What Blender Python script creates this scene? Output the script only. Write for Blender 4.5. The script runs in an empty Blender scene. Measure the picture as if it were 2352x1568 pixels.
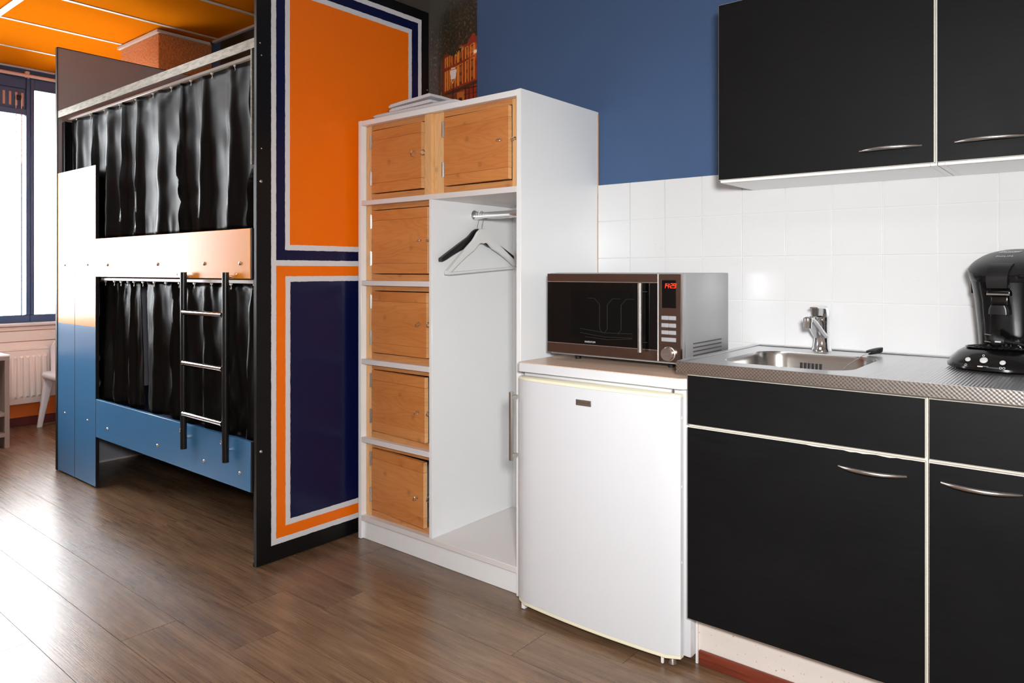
import bpy, bmesh, math, random
from mathutils import Vector, Matrix, noise
import numpy as np

S = bpy.context.scene
C = S.collection
R = math.radians
PI = math.pi
random.seed(7)

# ------------------------------------------------------------------ camera
cam = bpy.data.cameras.new('camera')
cam.sensor_width = 36.0
cam.lens = 1658.0 * 36.0 / 2352.0
cam.shift_y = -(784.0 - 621.0) / 2352.0
cam.clip_start = 0.02
camo = bpy.data.objects.new('camera', cam)
C.objects.link(camo)
camo.location = (0, 0, 1.147)
camo.rotation_euler = (R(90), 0, R(39.4))
S.camera = camo

# ------------------------------------------------------------------ world, lights, exposure
w = bpy.data.worlds.new('overcast_sky')
S.world = w
w.use_nodes = True
bg = w.node_tree.nodes['Background']
bg.inputs['Color'].default_value = (0.94, 0.97, 1.0, 1)
bg.inputs['Strength'].default_value = 18.0

def area(name, loc, target, size, power, col=(1, 1, 1), sy=None):
    l = bpy.data.lights.new(name, 'AREA')
    l.energy = power
    l.color = col
    l.shape = 'RECTANGLE' if sy else 'DISK'
    l.size = size
    if sy: l.size_y = sy
    o = bpy.data.objects.new(name, l)
    C.objects.link(o)
    o.location = loc
    o.rotation_euler = (Vector(target) - Vector(loc)).to_track_quat('-Z', 'Y').to_euler()
    return o
area('flash_light', (0.16, -0.05, 1.34), (-1.25, 2.3, 0.75), 0.2, 30, (0.98, 0.99, 1.0)).data.spread = R(115)
area('added_fill_light', (-0.9, -0.4, 2.60), (-0.9, -0.4, 0), 1.3, 13, (0.97, 0.985, 1.0), 0.6)  # added fill without a fixture, brightens the kitchen side
area('added_fill_light', (-4.8, 0.5, 2.60), (-4.8, 0.5, 0), 1.3, 34, (0.86, 0.95, 1.0), 0.6)  # second added fill, no fixture, lifts the bunk and window wall

S.view_settings.view_transform = 'Standard'
S.view_settings.look = 'None'
S.view_settings.exposure = 0.0
S.view_settings.gamma = 1.0
S.view_settings.use_curve_mapping = False
S.cycles.max_bounces = 8
S.cycles.diffuse_bounces = 4
S.cycles.glossy_bounces = 4
S.cycles.caustics_reflective = True
S.cycles.blur_glossy = 1.0
S.cycles.caustics_refractive = False
S.cycles.sample_clamp_indirect = 6.0

# ------------------------------------------------------------------ materials
def lin(r, g, b):
    f = lambda v: v / 12.92 if v <= 0.04045 else ((v + 0.055) / 1.055) ** 2.4
    return (f(r / 255), f(g / 255), f(b / 255), 1)

class NT:
    def __init__(s, name):
        s.m = bpy.data.materials.new(name)
        s.m.use_nodes = True
        s.t = s.m.node_tree
        s.b = s.t.nodes['Principled BSDF']
        s.out = s.t.nodes['Material Output']
    def n(s, typ, **kw):
        nd = s.t.nodes.new(typ)
        for k, v in kw.items():
            if k.startswith('i_'):
                nd.inputs[k[2:].replace('_', ' ')].default_value = v
            else:
                setattr(nd, k, v)
        return nd
    def l(s, a, b):
        s.t.links.new(a, b)
    def val(s, v, sock):
        if isinstance(v, (int, float)): sock.default_value = v
        else: s.l(v, sock)
    def math(s, op, a, b=0.0, c=None):
        nd = s.n('ShaderNodeMath', operation=op)
        s.val(a, nd.inputs[0]); s.val(b, nd.inputs[1])
        if c is not None: s.val(c, nd.inputs[2])
        return nd.outputs[0]
    def mix(s, fac, a, b):
        nd = s.n('ShaderNodeMix', data_type='RGBA')
        s.val(fac, nd.inputs[0])
        for v, k in ((a, 6), (b, 7)):
            if isinstance(v, tuple): nd.inputs[k].default_value = v
            else: s.l(v, nd.inputs[k])
        return nd.outputs[2]
    def ramp(s, fac, stops, interp='LINEAR'):
        nd = s.n('ShaderNodeValToRGB')
        nd.color_ramp.interpolation = interp
        e = nd.color_ramp.elements
        while len(e) < len(stops): e.new(0.5)
        for k, (p, c) in enumerate(stops):
            e[k].position = p; e[k].color = c
        s.l(fac, nd.inputs[0])
        return nd.outputs[0]
    def coords(s, scale=(1, 1, 1), rnd=0.0, kind='Object', loc=None):
        tc = s.n('ShaderNodeTexCoord')
        mp = s.n('ShaderNodeMapping')
        mp.inputs['Scale'].default_value = scale
        if loc: mp.inputs['Location'].default_value = loc
        src = tc.outputs[kind]
        if rnd:
            oi = s.n('ShaderNodeObjectInfo')
            mul = s.math('MULTIPLY', oi.outputs['Random'], rnd)
            cb = s.n('ShaderNodeCombineXYZ')
            for k in range(3): s.l(mul, cb.inputs[k])
            ad = s.n('ShaderNodeVectorMath', operation='ADD')
            s.l(src, ad.inputs[0]); s.l(cb.outputs[0], ad.inputs[1])
            src = ad.outputs[0]
        s.l(src, mp.inputs['Vector'])
        return mp.outputs[0]
    def noise(s, vec, scale, detail=4, rough=0.5, dist=0.0):
        nd = s.n('ShaderNodeTexNoise')
        nd.inputs['Scale'].default_value = scale
        nd.inputs['Detail'].default_value = detail
        nd.inputs['Roughness'].default_value = rough
        nd.inputs['Distortion'].default_value = dist
        s.l(vec, nd.inputs['Vector'])
        return nd.outputs[0]
    def bump(s, h, strength=0.2, dist=0.002):
        nd = s.n('ShaderNodeBump')
        nd.inputs['Strength'].default_value = strength
        nd.inputs['Distance'].default_value = dist
        s.l(h, nd.inputs['Height'])
        s.l(nd.outputs[0], s.b.inputs['Normal'])
    def set(s, **kw):
        for k, v in kw.items():
            sk = s.b.inputs[k.replace('_', ' ')]
            if isinstance(v, (int, float, tuple)): sk.default_value = v
            else: s.l(v, sk)
        return s.m

def plain(name, col, rough=0.5, metal=0.0, spec=0.5, bump=0, bscale=200, var=0.0, vscale=6, coat=0):
    t = NT(name)
    t.set(Base_Color=col, Roughness=rough, Metallic=metal)
    t.b.inputs['Specular IOR Level'].default_value = spec
    if coat: t.set(Coat_Weight=coat, Coat_Roughness=0.08)
    v = None
    if bump or var: v = t.coords()
    if bump: t.bump(t.noise(v, bscale, 3), bump, 0.001)
    if var:
        f = t.noise(v, vscale, 4)
        a = tuple(x * (1 - var) for x in col[:3]) + (1,)
        b = tuple(min(1, x * (1 + var)) for x in col[:3]) + (1,)
        t.set(Base_Color=t.ramp(f, [(0.3, a), (0.7, b)]))
    return t.m

M = {}
M['blue_wall'] = plain('blue_wall_paint', lin(66, 91, 128), 0.55, spec=0.3, bump=0.15, bscale=260, var=0.04, vscale=2)
M['white_wall'] = plain('cream_wall_paint', lin(232, 222, 210), 0.6, bump=0.1)
M['orange_wall'] = plain('orange_wall_paint', lin(226, 110, 24), 0.55)
t = NT('orange_stucco')
a = t.noise(t.coords(), 85, 3, 0.6)
t.set(Base_Color=t.ramp(a, [(0.35, lin(184, 108, 52)), (0.65, lin(218, 144, 82))]), Roughness=0.6)
t.bump(a, 1.0, 0.006)
M['stucco'] = t.m
M['orange_ceiling'] = plain('orange_ceiling_board', lin(222, 120, 12), 0.9, spec=0.0, bump=0.25, bscale=300, var=0.06, vscale=120)
M['white_ceiling'] = plain('white_ceiling_board', lin(232, 230, 226), 0.7, bump=0.25, bscale=300)
M['ceil_strip'] = plain('white_ceiling_strip', lin(214, 204, 192), 0.45)
M['ceil_slab'] = plain('grey_ceiling_void', lin(120, 110, 100), 0.8)
M['grout'] = plain('light_grout', lin(226, 225, 223), 0.7)
M['window_blue'] = plain('dark_blue_window_frame', lin(56, 84, 120), 0.35)
M['vent_slot'] = plain('skylit_vent_slot', lin(200, 160, 138), 0.5)  # sky light through the vent openings, put into the slot colour
M['rod_white'] = plain('pinkish_white_enamel', lin(236, 214, 202), 0.35)
M['sill'] = plain('white_sill', lin(228, 220, 214), 0.35)
M['clad'] = plain('cream_cladding', lin(240, 228, 216), 0.5, var=0.03, vscale=5)
M['darkred'] = plain('dark_red_baseboard', lin(92, 34, 32), 0.4, var=0.15, vscale=14)
M['rad'] = plain('cream_radiator_enamel', lin(242, 230, 220), 0.35)
M['white_plastic'] = plain('white_plastic', lin(236, 234, 236), 0.35)
M['desk'] = plain('greige_board', lin(150, 132, 122), 0.5)
M['desk_top'] = plain('white_desk_top', lin(235, 235, 238), 0.25)
M['white_lam'] = plain('white_laminate', lin(240, 241, 241), 0.22, spec=0.5, var=0.012, vscale=3)
M['white_edge'] = plain('white_edge_band', lin(228, 222, 220), 0.35)
M['cream_lam'] = plain('cream_laminate_edge', lin(232, 226, 214), 0.4)
M['black_gloss'] = plain('black_paint', lin(10, 10, 11), 0.35, spec=0.25, bump=0.06, bscale=300)
M['black_matte'] = plain('black_board', lin(16, 16, 17), 0.5)
M['grey_panel'] = plain('grey_panel_paint', lin(172, 170, 177), 0.55)
M['chrome'] = plain('chrome', (0.82, 0.82, 0.83, 1), 0.07, 1.0)
M['brushed'] = plain('brushed_steel', (0.62, 0.60, 0.58, 1), 0.28, 1.0)
M['screw'] = plain('zinc_screw', (0.7, 0.69, 0.66, 1), 0.22, 1.0)
M['track'] = plain('white_curtain_track', lin(226, 220, 212), 0.3)
M['ladder_black'] = plain('black_ladder_tube', lin(20, 19, 18), 0.28)
M['white_enamel'] = plain('white_fridge_enamel', lin(217, 218, 221), 0.22, bump=0.05, bscale=420)
M['cream_trim'] = plain('yellowed_cream_trim', lin(240, 234, 208), 0.4)
M['gasket'] = plain('grey_gasket', lin(150, 148, 140), 0.6)
M['badge'] = plain('grey_badge', lin(140, 128, 122), 0.3, 0.7)
M['badge_text'] = plain('bronze_lettering', lin(92, 78, 40), 0.4)
M['print_grey'] = plain('pale_grey_print', lin(205, 205, 205), 0.4)
M['rubber'] = plain('black_rubber', lin(18, 18, 18), 0.6)
M['mw_black'] = plain('microwave_black_glass', lin(3, 3, 4), 0.06, spec=0.35)
M['mw_bronze'] = plain('microwave_brown_mirror_strip', (0.24, 0.175, 0.15, 1), 0.17, 1.0)
M['mw_silver'] = plain('microwave_silver_paint', lin(168, 168, 169), 0.38, 0.35, var=0.02)
M['mw_slot'] = plain('microwave_vent_slot', lin(70, 70, 72), 0.6)
M['coffee'] = plain('glossy_black_plastic', lin(11, 11, 12), 0.16)
M['coffee_lid'] = plain('satin_black_plastic', lin(24, 24, 25), 0.33)
M['button_grey'] = plain('light_grey_button', lin(202, 200, 198), 0.35)
M['mw_button'] = plain('grey_push_button', lin(168, 168, 172), 0.35, 0.2)
M['yellow_foot'] = plain('yellow_foot', lin(190, 200, 90), 0.5)
M['hanger_white'] = plain('white_hanger', lin(232, 232, 230), 0.35)
M['hanger_black'] = plain('black_hanger', lin(22, 20, 22), 0.4)
M['sheet'] = None
M['tap_dark'] = plain('dark_recess', lin(12, 12, 12), 0.6)
M['plinth'] = None
M['mattress'] = plain('dark_blue_sheet', lin(30, 44, 92), 0.8)
M['red_wood'] = None

def emis(name, col, s):
    t = NT(name)
    t.set(Base_Color=(0, 0, 0, 1), Emission_Color=col, Emission_Strength=s)
    return t.m
M['led'] = emis('red_led_digits', (1.0, 0.03, 0.008, 1), 2.6)

# window glass: clear pane with a faint mirror of its own
t = NT('window_glass')
tr = t.n('ShaderNodeBsdfTransparent'); gl = t.n('ShaderNodeBsdfGlossy')
gl.inputs['Roughness'].default_value = 0.02
fr = t.n('ShaderNodeFresnel'); fr.inputs['IOR'].default_value = 1.45
mx = t.n('ShaderNodeMixShader')
t.l(fr.outputs[0], mx.inputs[0]); t.l(tr.outputs[0], mx.inputs[1]); t.l(gl.outputs[0], mx.inputs[2])
t.l(mx.outputs[0], t.out.inputs['Surface'])
M['glass'] = t.m

# floor planks: brown oak vinyl, grain along X
t = NT('brown_oak_plank')
v = t.coords((1.1, 14, 1), rnd=37.0)
g1 = t.noise(v, 3.2, 6, 0.62, 0.8)
v2 = t.coords((1.6, 170, 1), rnd=37.0)
g2 = t.noise(v2, 2.0, 5, 0.6)
v3 = t.coords((0.9, 3.2, 1), rnd=11.0)
g3 = t.noise(v3, 2.6, 3, 0.5)
oi = t.n('ShaderNodeObjectInfo')
f = t.math('ADD', t.math('MULTIPLY', g1, 0.55), t.math('MULTIPLY', g2, 0.28))
f = t.math('ADD', f, t.math('MULTIPLY', g3, 0.30))
f = t.math('ADD', f, t.math('MULTIPLY', t.math('SUBTRACT', oi.outputs['Random'], 0.5), 0.06))
col = t.ramp(f, [(0.36, lin(70, 52, 38)), (0.52, lin(108, 82, 60)), (0.62, lin(126, 98, 72)), (0.78, lin(152, 124, 98))])
t.set(Base_Color=col, Roughness=t.ramp(g2, [(0.3, (0.22,) * 3 + (1,)), (0.7, (0.36,) * 3 + (1,))]))
t.bump(t.math('ADD', g2, t.math('MULTIPLY', g1, 0.6)), 0.22, 0.0012)
t.b.inputs['Specular IOR Level'].default_value = 0.75
M['plank'] = t.m

# pine: boards with rings and knots; grain along local X (vert: along Z)
def pine(name, c0, c1, c2, vert=False):
    t = NT(name)
    tc = t.n('ShaderNodeTexCoord'); oi = t.n('ShaderNodeObjectInfo')
    sp = t.n('ShaderNodeSeparateXYZ'); t.l(tc.outputs['Object'], sp.inputs[0])
    al, ac = (sp.outputs[2], sp.outputs[0]) if vert else (sp.outputs[0], sp.outputs[2])
    rn = t.math('MULTIPLY', oi.outputs['Random'], 31.0)
    def vec(sa, sc_):
        cb = t.n('ShaderNodeCombineXYZ')
        t.l(t.math('ADD', t.math('MULTIPLY', al, sa), rn), cb.inputs[0])
        t.l(t.math('ADD', t.math('MULTIPLY', ac, sc_), rn), cb.inputs[1])
        t.l(sp.outputs[1], cb.inputs[2])
        return cb.outputs[0]
    # growth lines: contours of a stretched noise field, bending round the knots
    field = t.noise(vec(1.6, 9.0), 1.0, 2, 0.5, 0.3)
    lines = t.math('SINE', t.math('MULTIPLY', field, 95.0))
    lines = t.math('POWER', t.math('ADD', t.math('MULTIPLY', lines, 0.5), 0.5), 2.5)
    fine = t.noise(vec(7, 260), 1.0, 4, 0.65)
    broad = t.noise(vec(1.2, 6), 1.3, 3, 0.5)
    fac = t.math('ADD', t.math('MULTIPLY', fine, 0.35), t.math('MULTIPLY', broad, 0.65))
    fac = t.math('SUBTRACT', fac, t.math('MULTIPLY', lines, 0.10))
    base = t.ramp(fac, [(0.25, c0), (0.5, c1), (0.75, c2)])
    vo = t.n('ShaderNodeTexVoronoi', voronoi_dimensions='2D')
    vo.inputs['Scale'].default_value = 5.4
    t.l(vec(1.0, 1.0), vo.inputs['Vector'])
    k = t.ramp(vo.outputs['Distance'], [(0.0, (0.55,) * 3 + (1,)), (0.022, (0.55,) * 3 + (1,)), (0.032, (1, 1, 1, 1)), (0.042, (0.35,) * 3 + (1,)), (0.10, (0, 0, 0, 1))])
    kc = tuple(x * 0.45 for x in c1[:3]) + (1,)
    t.set(Base_Color=t.mix(t.math('MULTIPLY', k, 0.7), base, kc), Roughness=0.5)
    t.bump(fac, 0.10, 0.001)
    return t.m
M['pine_door'] = pine('pine_door_wood', lin(188, 112, 50), lin(205, 131, 68), lin(217, 151, 90))
M['pine_end'] = pine('pine_light_wood', lin(204, 152, 96), lin(224, 174, 118), lin(236, 192, 140))
M['pine_frame'] = pine('pine_frame_wood', lin(206, 152, 96), lin(226, 176, 120), lin(238, 196, 146), True)
M['pine_rail'] = pine('pine_rail_wood', lin(180, 116, 64), lin(200, 138, 82), lin(216, 158, 102))

# tiles
t = NT('white_ceramic_tile')
v = t.coords((1, 1, 1), rnd=19.0)
a = t.noise(v, 70, 6, 0.75, 1.5)
b = t.noise(v, 6, 3)
k = t.ramp(t.math('MULTIPLY', a, t.math('ADD', b, 0.5)), [(0.66, (0, 0, 0, 1)), (0.80, (1, 1, 1, 1))])
t.set(Base_Color=t.mix(t.math('MULTIPLY', k, 0.35), lin(224, 224, 224), lin(186, 181, 174)), Roughness=0.16)
t.bump(b, 0.05, 0.002)
M['tile'] = t.m

# black wood-grain laminate with smudges
t = NT('black_woodgrain_laminate')
g = t.noise(t.coords((4, 60, 60), rnd=9.0), 3, 5, 0.6)
s2 = t.noise(t.coords((1, 1, 1)), 3.0, 4)
t.set(Base_Color=t.ramp(g, [(0.3, lin(7, 7, 8)), (0.75, lin(15, 15, 17))]),
      Roughness=t.ramp(s2, [(0.3, (0.42,) * 3 + (1,)), (0.7, (0.58,) * 3 + (1,))]))
t.bump(g, 0.15, 0.0006)
t.b.inputs['Specular IOR Level'].default_value = 0.2
M['black_lam'] = t.m

# steel worktop: ribs along Y and pressed diamond front
t = NT('ribbed_steel')
tc = t.n('ShaderNodeTexCoord')
sp = t.n('ShaderNodeSeparateXYZ'); t.l(tc.outputs['Object'], sp.inputs[0])
rib = t.math('SINE', t.math('MULTIPLY', sp.outputs[0], 2 * PI / 0.0075))
t.set(Base_Color=(0.66, 0.66, 0.67, 1), Metallic=1.0, Roughness=0.34)
t.bump(rib, 0.35, 0.0012)
M['steel_rib'] = t.m
M['steel'] = plain('satin_steel', (0.64, 0.64, 0.65, 1), 0.30, 1.0, bump=0.05, bscale=90)
M['steel_basin'] = plain('polished_basin_steel', (0.60, 0.585, 0.565, 1), 0.2, 1.0)
t = NT('diamond_pressed_steel')
tc = t.n('ShaderNodeTexCoord')
sp = t.n('ShaderNodeSeparateXYZ'); t.l(tc.outputs['Object'], sp.inputs[0])
hgt = t.math('MULTIPLY', t.math('COSINE', t.math('MULTIPLY', sp.outputs[0], 2 * PI / 0.0100)), t.math('COSINE', t.math('MULTIPLY', sp.outputs[2], 2 * PI / 0.0095)))
t.set(Base_Color=(0.60, 0.565, 0.54, 1), Metallic=1.0, Roughness=0.26)
t.bump(hgt, 0.16, 0.0009)
M['steel_edge'] = t.m

# galvanised top rail
t = NT('worn_silver_rail')
v = t.coords((9, 40, 40))
g = t.noise(v, 2.2, 6, 0.7)
t.set(Base_Color=t.ramp(g, [(0.3, lin(84, 80, 70)), (0.6, lin(136, 130, 116)), (0.8, lin(110, 106, 94))]), Metallic=0.55, Roughness=0.42)
t.bump(g, 0.3, 0.001)
M['rail_silver'] = t.m

# curtain
t = NT('black_satin_curtain')
t.set(Base_Color=lin(8, 8, 8), Roughness=0.4, Specular_IOR_Level=0.16, Sheen_Weight=0.05, Sheen_Roughness=0.35, Sheen_Tint=lin(190, 185, 178))
t.bump(t.noise(t.coords((500, 500, 500)), 1.0, 2), 0.06, 0.0005)
M['curtain'] = t.m

# two-tone painted bed boards (blue below, orange above a line)
def twotone(name, zline, low, high):
    t = NT(name)
    tc = t.n('ShaderNodeTexCoord')
    sp = t.n('ShaderNodeSeparateXYZ'); t.l(tc.outputs['Object'], sp.inputs[0])
    k = t.math('GREATER_THAN', sp.outputs[2], zline)
    t.set(Base_Color=t.mix(k, low, high), Roughness=0.26)
    t.bump(t.noise(t.coords(), 240, 3), 0.12, 0.0006)
    return t.m
BLUE = lin(66, 124, 172); ORNG = lin(242, 150, 30)
M['board_two'] = twotone('blue_and_orange_board_paint', 0.849 - 0.86, BLUE, ORNG)
M['board_orange'] = twotone('orange_board_paint', -9, BLUE, ORNG)
M['board_blue'] = twotone('blue_board_paint', 9, BLUE, ORNG)

# end panel: painted frames, hand-cut edges. Object coords: origin at (y=1.9825, z=0)
t = NT('painted_end_panel')
tc = t.n('ShaderNodeTexCoord')
sp = t.n('ShaderNodeSeparateXYZ'); t.l(tc.outputs['Object'], sp.inputs[0])
wob = t.math('MULTIPLY', t.math('SUBTRACT', t.noise(t.coords((40, 40, 40)), 1.0, 4, 0.7), 0.5), 0.005)
Y = t.math('ADD', sp.outputs[1], 1.9825); Z = sp.outputs[2]
def rectd(y0, y1, z0, z1):
    a = t.math('MINIMUM', t.math('SUBTRACT', Y, y0), t.math('SUBTRACT', y1, Y))
    b = t.math('MINIMUM', t.math('SUBTRACT', Z, z0), t.math('SUBTRACT', z1, Z))
    return t.math('ADD', t.math('MINIMUM', a, b), wob)
up = rectd(1.587, 2.392, 1.166, 2.344)
lo = rectd(1.587, 2.392, 0.067, 1.188)
BK, WH, NV, OR = lin(9, 9, 10), lin(222, 222, 224), lin(9, 17, 60), lin(246, 114, 2)
def bands(d, stops, base):
    col = base
    for th, c in stops:
        col = t.mix(t.math('GREATER_THAN', d, th), col, c)
    return col
col = bands(lo, [(0.0, WH), (0.022, OR), (0.064, WH), (0.086, NV)], BK)
col = bands(up, [(0.0, WH), (0.022, NV), (0.062, WH), (0.084, OR)], col)
t.set(Base_Color=col, Roughness=t.math('SUBTRACT', 0.38, t.math('MULTIPLY', t.math('GREATER_THAN', lo, 0.086), 0.14)))
t.bump(t.noise(t.coords(), 170, 3), 0.16, 0.0008)
t.b.inputs['Specular IOR Level'].default_value = 0.32
M['end_panel'] = t.m

# folded sheet: white with fine stripes
t = NT('striped_white_cotton')
tc = t.n('ShaderNodeTexCoord')
sp = t.n('ShaderNodeSeparateXYZ'); t.l(tc.outputs['Object'], sp.inputs[0])
st = t.math('SINE', t.math('MULTIPLY', sp.outputs[0], 2 * PI / 0.009))
t.set(Base_Color=t.ramp(st, [(0.35, lin(206, 202, 206)), (0.6, lin(232, 228, 230))]), Roughness=0.85)
M['sheet'] = t.m
M['sheet_plain'] = plain('white_cotton', lin(226, 222, 224), 0.85, bump=0.2, bscale=300)

# speckled plinth, red-brown wood, fridge wood top
t = NT('speckled_cream_plinth')
a = t.noise(t.coords((1, 1, 1)), 120, 5, 0.7)
t.set(Base_Color=t.ramp(a, [(0.30, lin(170, 130, 116)), (0.36, lin(222, 212, 204))]), Roughness=0.5)
M['plinth'] = t.m
t = NT('reddish_wood')
a = t.noise(t.coords((2, 60, 60)), 2.5, 5, 0.6)
t.set(Base_Color=t.ramp(a, [(0.3, lin(88, 36, 24)), (0.7, lin(138, 62, 42))]), Roughness=0.4)
M['red_wood'] = t.m
t = NT('beech_worktop_print')
a = t.noise(t.coords((1.2, 26, 26)), 2.6, 5, 0.6)
t.set(Base_Color=t.ramp(a, [(0.3, lin(208, 176, 152)), (0.7, lin(230, 204, 184))]), Roughness=0.28)
M['beech'] = t.m

# ------------------------------------------------------------------ mesh helpers
def wl(o):
    v = Vector((0, 0, 0))
    while o is not None:
        v += o.location
        o = o.parent
    return v

def link(name, me, mats, parent=None, loc=(0, 0, 0), rot=None):
    if not isinstance(mats, (list, tuple)): mats = [mats]
    if not me.materials:
        for m in mats: me.materials.append(M[m] if isinstance(m, str) else m)
    o = bpy.data.objects.new(name, me)
    C.objects.link(o)
    o.location = loc
    if rot: o.rotation_euler = rot
    if parent: o.parent = parent
    return o

def done(name, bm, mats, parent=None, local=False, origin=None, smooth=None, rot=None):
    """bm holds world coordinates (or the parent's own, local=True); the origin goes to its middle."""
    bmesh.ops.recalc_face_normals(bm, faces=bm.faces)
    lo = Vector((1e9,) * 3); hi = Vector((-1e9,) * 3)
    for v in bm.verts:
        for k in range(3):
            lo[k] = min(lo[k], v.co[k]); hi[k] = max(hi[k], v.co[k])
    c = Vector(origin) if origin is not None else (lo + hi) / 2
    bmesh.ops.translate(bm, verts=bm.verts, vec=-c)
    me = bpy.data.meshes.new(name)
    bm.to_mesh(me); bm.free()
    if smooth is not None:
        if smooth >= 180:
            me.shade_smooth()
        else:
            me.shade_smooth()
            me.set_sharp_from_angle(angle=R(smooth))
    if parent and not local: c = c - wl(parent)
    return link(name, me, mats, parent, c, rot)

def tag(o, label=None, cat=None, group=None, kind=None):
    if label: o['label'] = label
    if cat: o['category'] = cat
    if group: o['group'] = group
    if kind: o['kind'] = kind
    return o

def thing(name, loc, label, cat, group=None, rz=0.0, kind=None):
    o = bpy.data.objects.new(name, None)
    o.empty_display_size = 0.05
    C.objects.link(o)
    o.location = loc
    o.rotation_euler = (0, 0, rz)
    return tag(o, label, cat, group, kind)

def box(bm, x0, x1, y0, y1, z0, z1, bev=0.0, seg=1, mi=0, vert_only=False):
    vs = [bm.verts.new((x, y, z)) for z in (z0, z1) for y in (y0, y1) for x in (x0, x1)]
    fs = []
    for q in ((0, 2, 3, 1), (4, 5, 7, 6), (0, 1, 5, 4), (2, 6, 7, 3), (0, 4, 6, 2), (1, 3, 7, 5)):
        f = bm.faces.new([vs[k] for k in q]); f.material_index = mi; fs.append(f)
    if bev:
        es = set(e for f in fs for e in f.edges)
        if vert_only:
            es = [e for e in es if abs(e.verts[0].co.z - e.verts[1].co.z) > 1e-6]
        r = bmesh.ops.bevel(bm, geom=list(es), offset=bev, segments=seg, affect='EDGES', profile=0.5)
        for f in r['faces']: f.material_index = mi
    return fs

def bx(name, x0, x1, y0, y1, z0, z1, mats, parent=None, bev=0.0, seg=1, local=False, smooth=None, vert_only=False, origin=None):
    bm = bmesh.new()
    box(bm, x0, x1, y0, y1, z0, z1, bev, seg, 0, vert_only)
    if bev and smooth is None: smooth = 40
    return done(name, bm, mats, parent, local, smooth=smooth, origin=origin)

def tube(bm, pts, r, n=10, cap=True, mi=0, closed=False):
    """round tube along a list of points; r a number or one per point"""
    pts = [Vector(p) for p in pts]
    N = len(pts)
    rs = [r] * N if isinstance(r, (int, float)) else list(r)
    rings = []
    ref = None
    for i, p in enumerate(pts):
        if closed: d = pts[(i + 1) % N] - pts[i - 1]
        else: d = pts[min(i + 1, N - 1)] - pts[max(i - 1, 0)]
        d.normalize()
        if ref is None:
            ref = Vector((0, 0, 1)) if abs(d.z) < 0.9 else Vector((1, 0, 0))
        a = (ref - d * ref.dot(d)).normalized()
        ref = a
        b = d.cross(a)
        rings.append([bm.verts.new(p + (a * math.cos(2 * PI * k / n) + b * math.sin(2 * PI * k / n)) * rs[i]) for k in range(n)])
    M_ = N if closed else N - 1
    for i in range(M_):
        A, B = rings[i], rings[(i + 1) % N]
        for k in range(n):
            f = bm.faces.new([A[k], A[(k + 1) % n], B[(k + 1) % n], B[k]]); f.material_index = mi
    if cap and not closed:
        for q in (rings[0], list(reversed(rings[-1]))):
            f = bm.faces.new(q); f.material_index = mi
    return rings

def lathe(bm, prof, c=(0, 0, 0), axis='z', n=20, mi=0):
    """prof: list of (radius, height)"""
    rings = []
    for r, h in prof:
        ring = []
        for k in range(n):
            a = 2 * PI * k / n
            p = Vector((r * math.cos(a), r * math.sin(a), h))
            if axis == 'y': p = Vector((p.x, p.z, p.y))
            if axis == 'x': p = Vector((p.z, p.x, p.y))
            ring.append(bm.verts.new(p + Vector(c)))
        rings.append(ring)
    for i in range(len(rings) - 1):
        for k in range(n):
            f = bm.faces.new([rings[i][k], rings[i][(k + 1) % n], rings[i + 1][(k + 1) % n], rings[i + 1][k]]); f.material_index = mi
    for q in (rings[0], rings[-1]):
        f = bm.faces.new(q); f.material_index = mi

def loft(bm, loops, cap=True, mi=0):
    rs = [[bm.verts.new(p) for p in l] for l in loops]
    n = len(rs[0])
    for i in range(len(rs) - 1):
        for k in range(n):
            f = bm.faces.new([rs[i][k], rs[i][(k + 1) % n], rs[i + 1][(k + 1) % n], rs[i + 1][k]]); f.material_index = mi
    if cap:
        for q in (rs[0], rs[-1]):
            f = bm.faces.new(q); f.material_index = mi
    return rs

def prism(bm, pts, d, mi=0):
    """extrude polygon pts (3D list) along vector d"""
    d = Vector(d)
    loft(bm, [[Vector(p) for p in pts], [Vector(p) + d for p in pts]], True, mi)

def rrect(x0, x1, y0, y1, r, n=6):
    out = []
    for cx, cy, a0 in ((x1 - r, y1 - r, 0), (x0 + r, y1 - r, 90), (x0 + r, y0 + r, 180), (x1 - r, y0 + r, 270)):
        for k in range(n + 1):
            a = R(a0 + 90 * k / n)
            out.append((cx + r * math.cos(a), cy + r * math.sin(a)))
    return out

def text(name, body, size, mat, parent, loc, rot, align='CENTER', shear=0.0, spacing=1.0, extrude=0.0002, label=None, sx=1.0):
    cu = bpy.data.curves.new(name, 'FONT')
    cu.body = body; cu.size = size; cu.align_x = align; cu.align_y = 'CENTER'
    cu.shear = shear; cu.space_character = spacing; cu.extrude = extrude
    cu.resolution_u = 3
    o = bpy.data.objects.new('t', cu)
    C.objects.link(o)
    dg = bpy.context.evaluated_depsgraph_get()
    me = bpy.data.meshes.new_from_object(o.evaluated_get(dg))
    bpy.data.objects.remove(o); bpy.data.curves.remove(cu)
    me.name = name
    me.materials.clear()
    if sx != 1.0: me.transform(Matrix.Diagonal((sx, 1, 1, 1)))
    p = Vector(loc)
    ob = link(name, me, mat, parent, p, rot)
    if label: ob['label'] = label
    return ob

def copy(o, parent=None, loc=None):
    c = o.copy(); C.objects.link(c)
    if parent is not None: c.parent = parent
    if loc is not None: c.location = loc
    return c

FRONT = (R(90), 0, 0)        # text standing in an XZ plane, read from -Y

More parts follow.
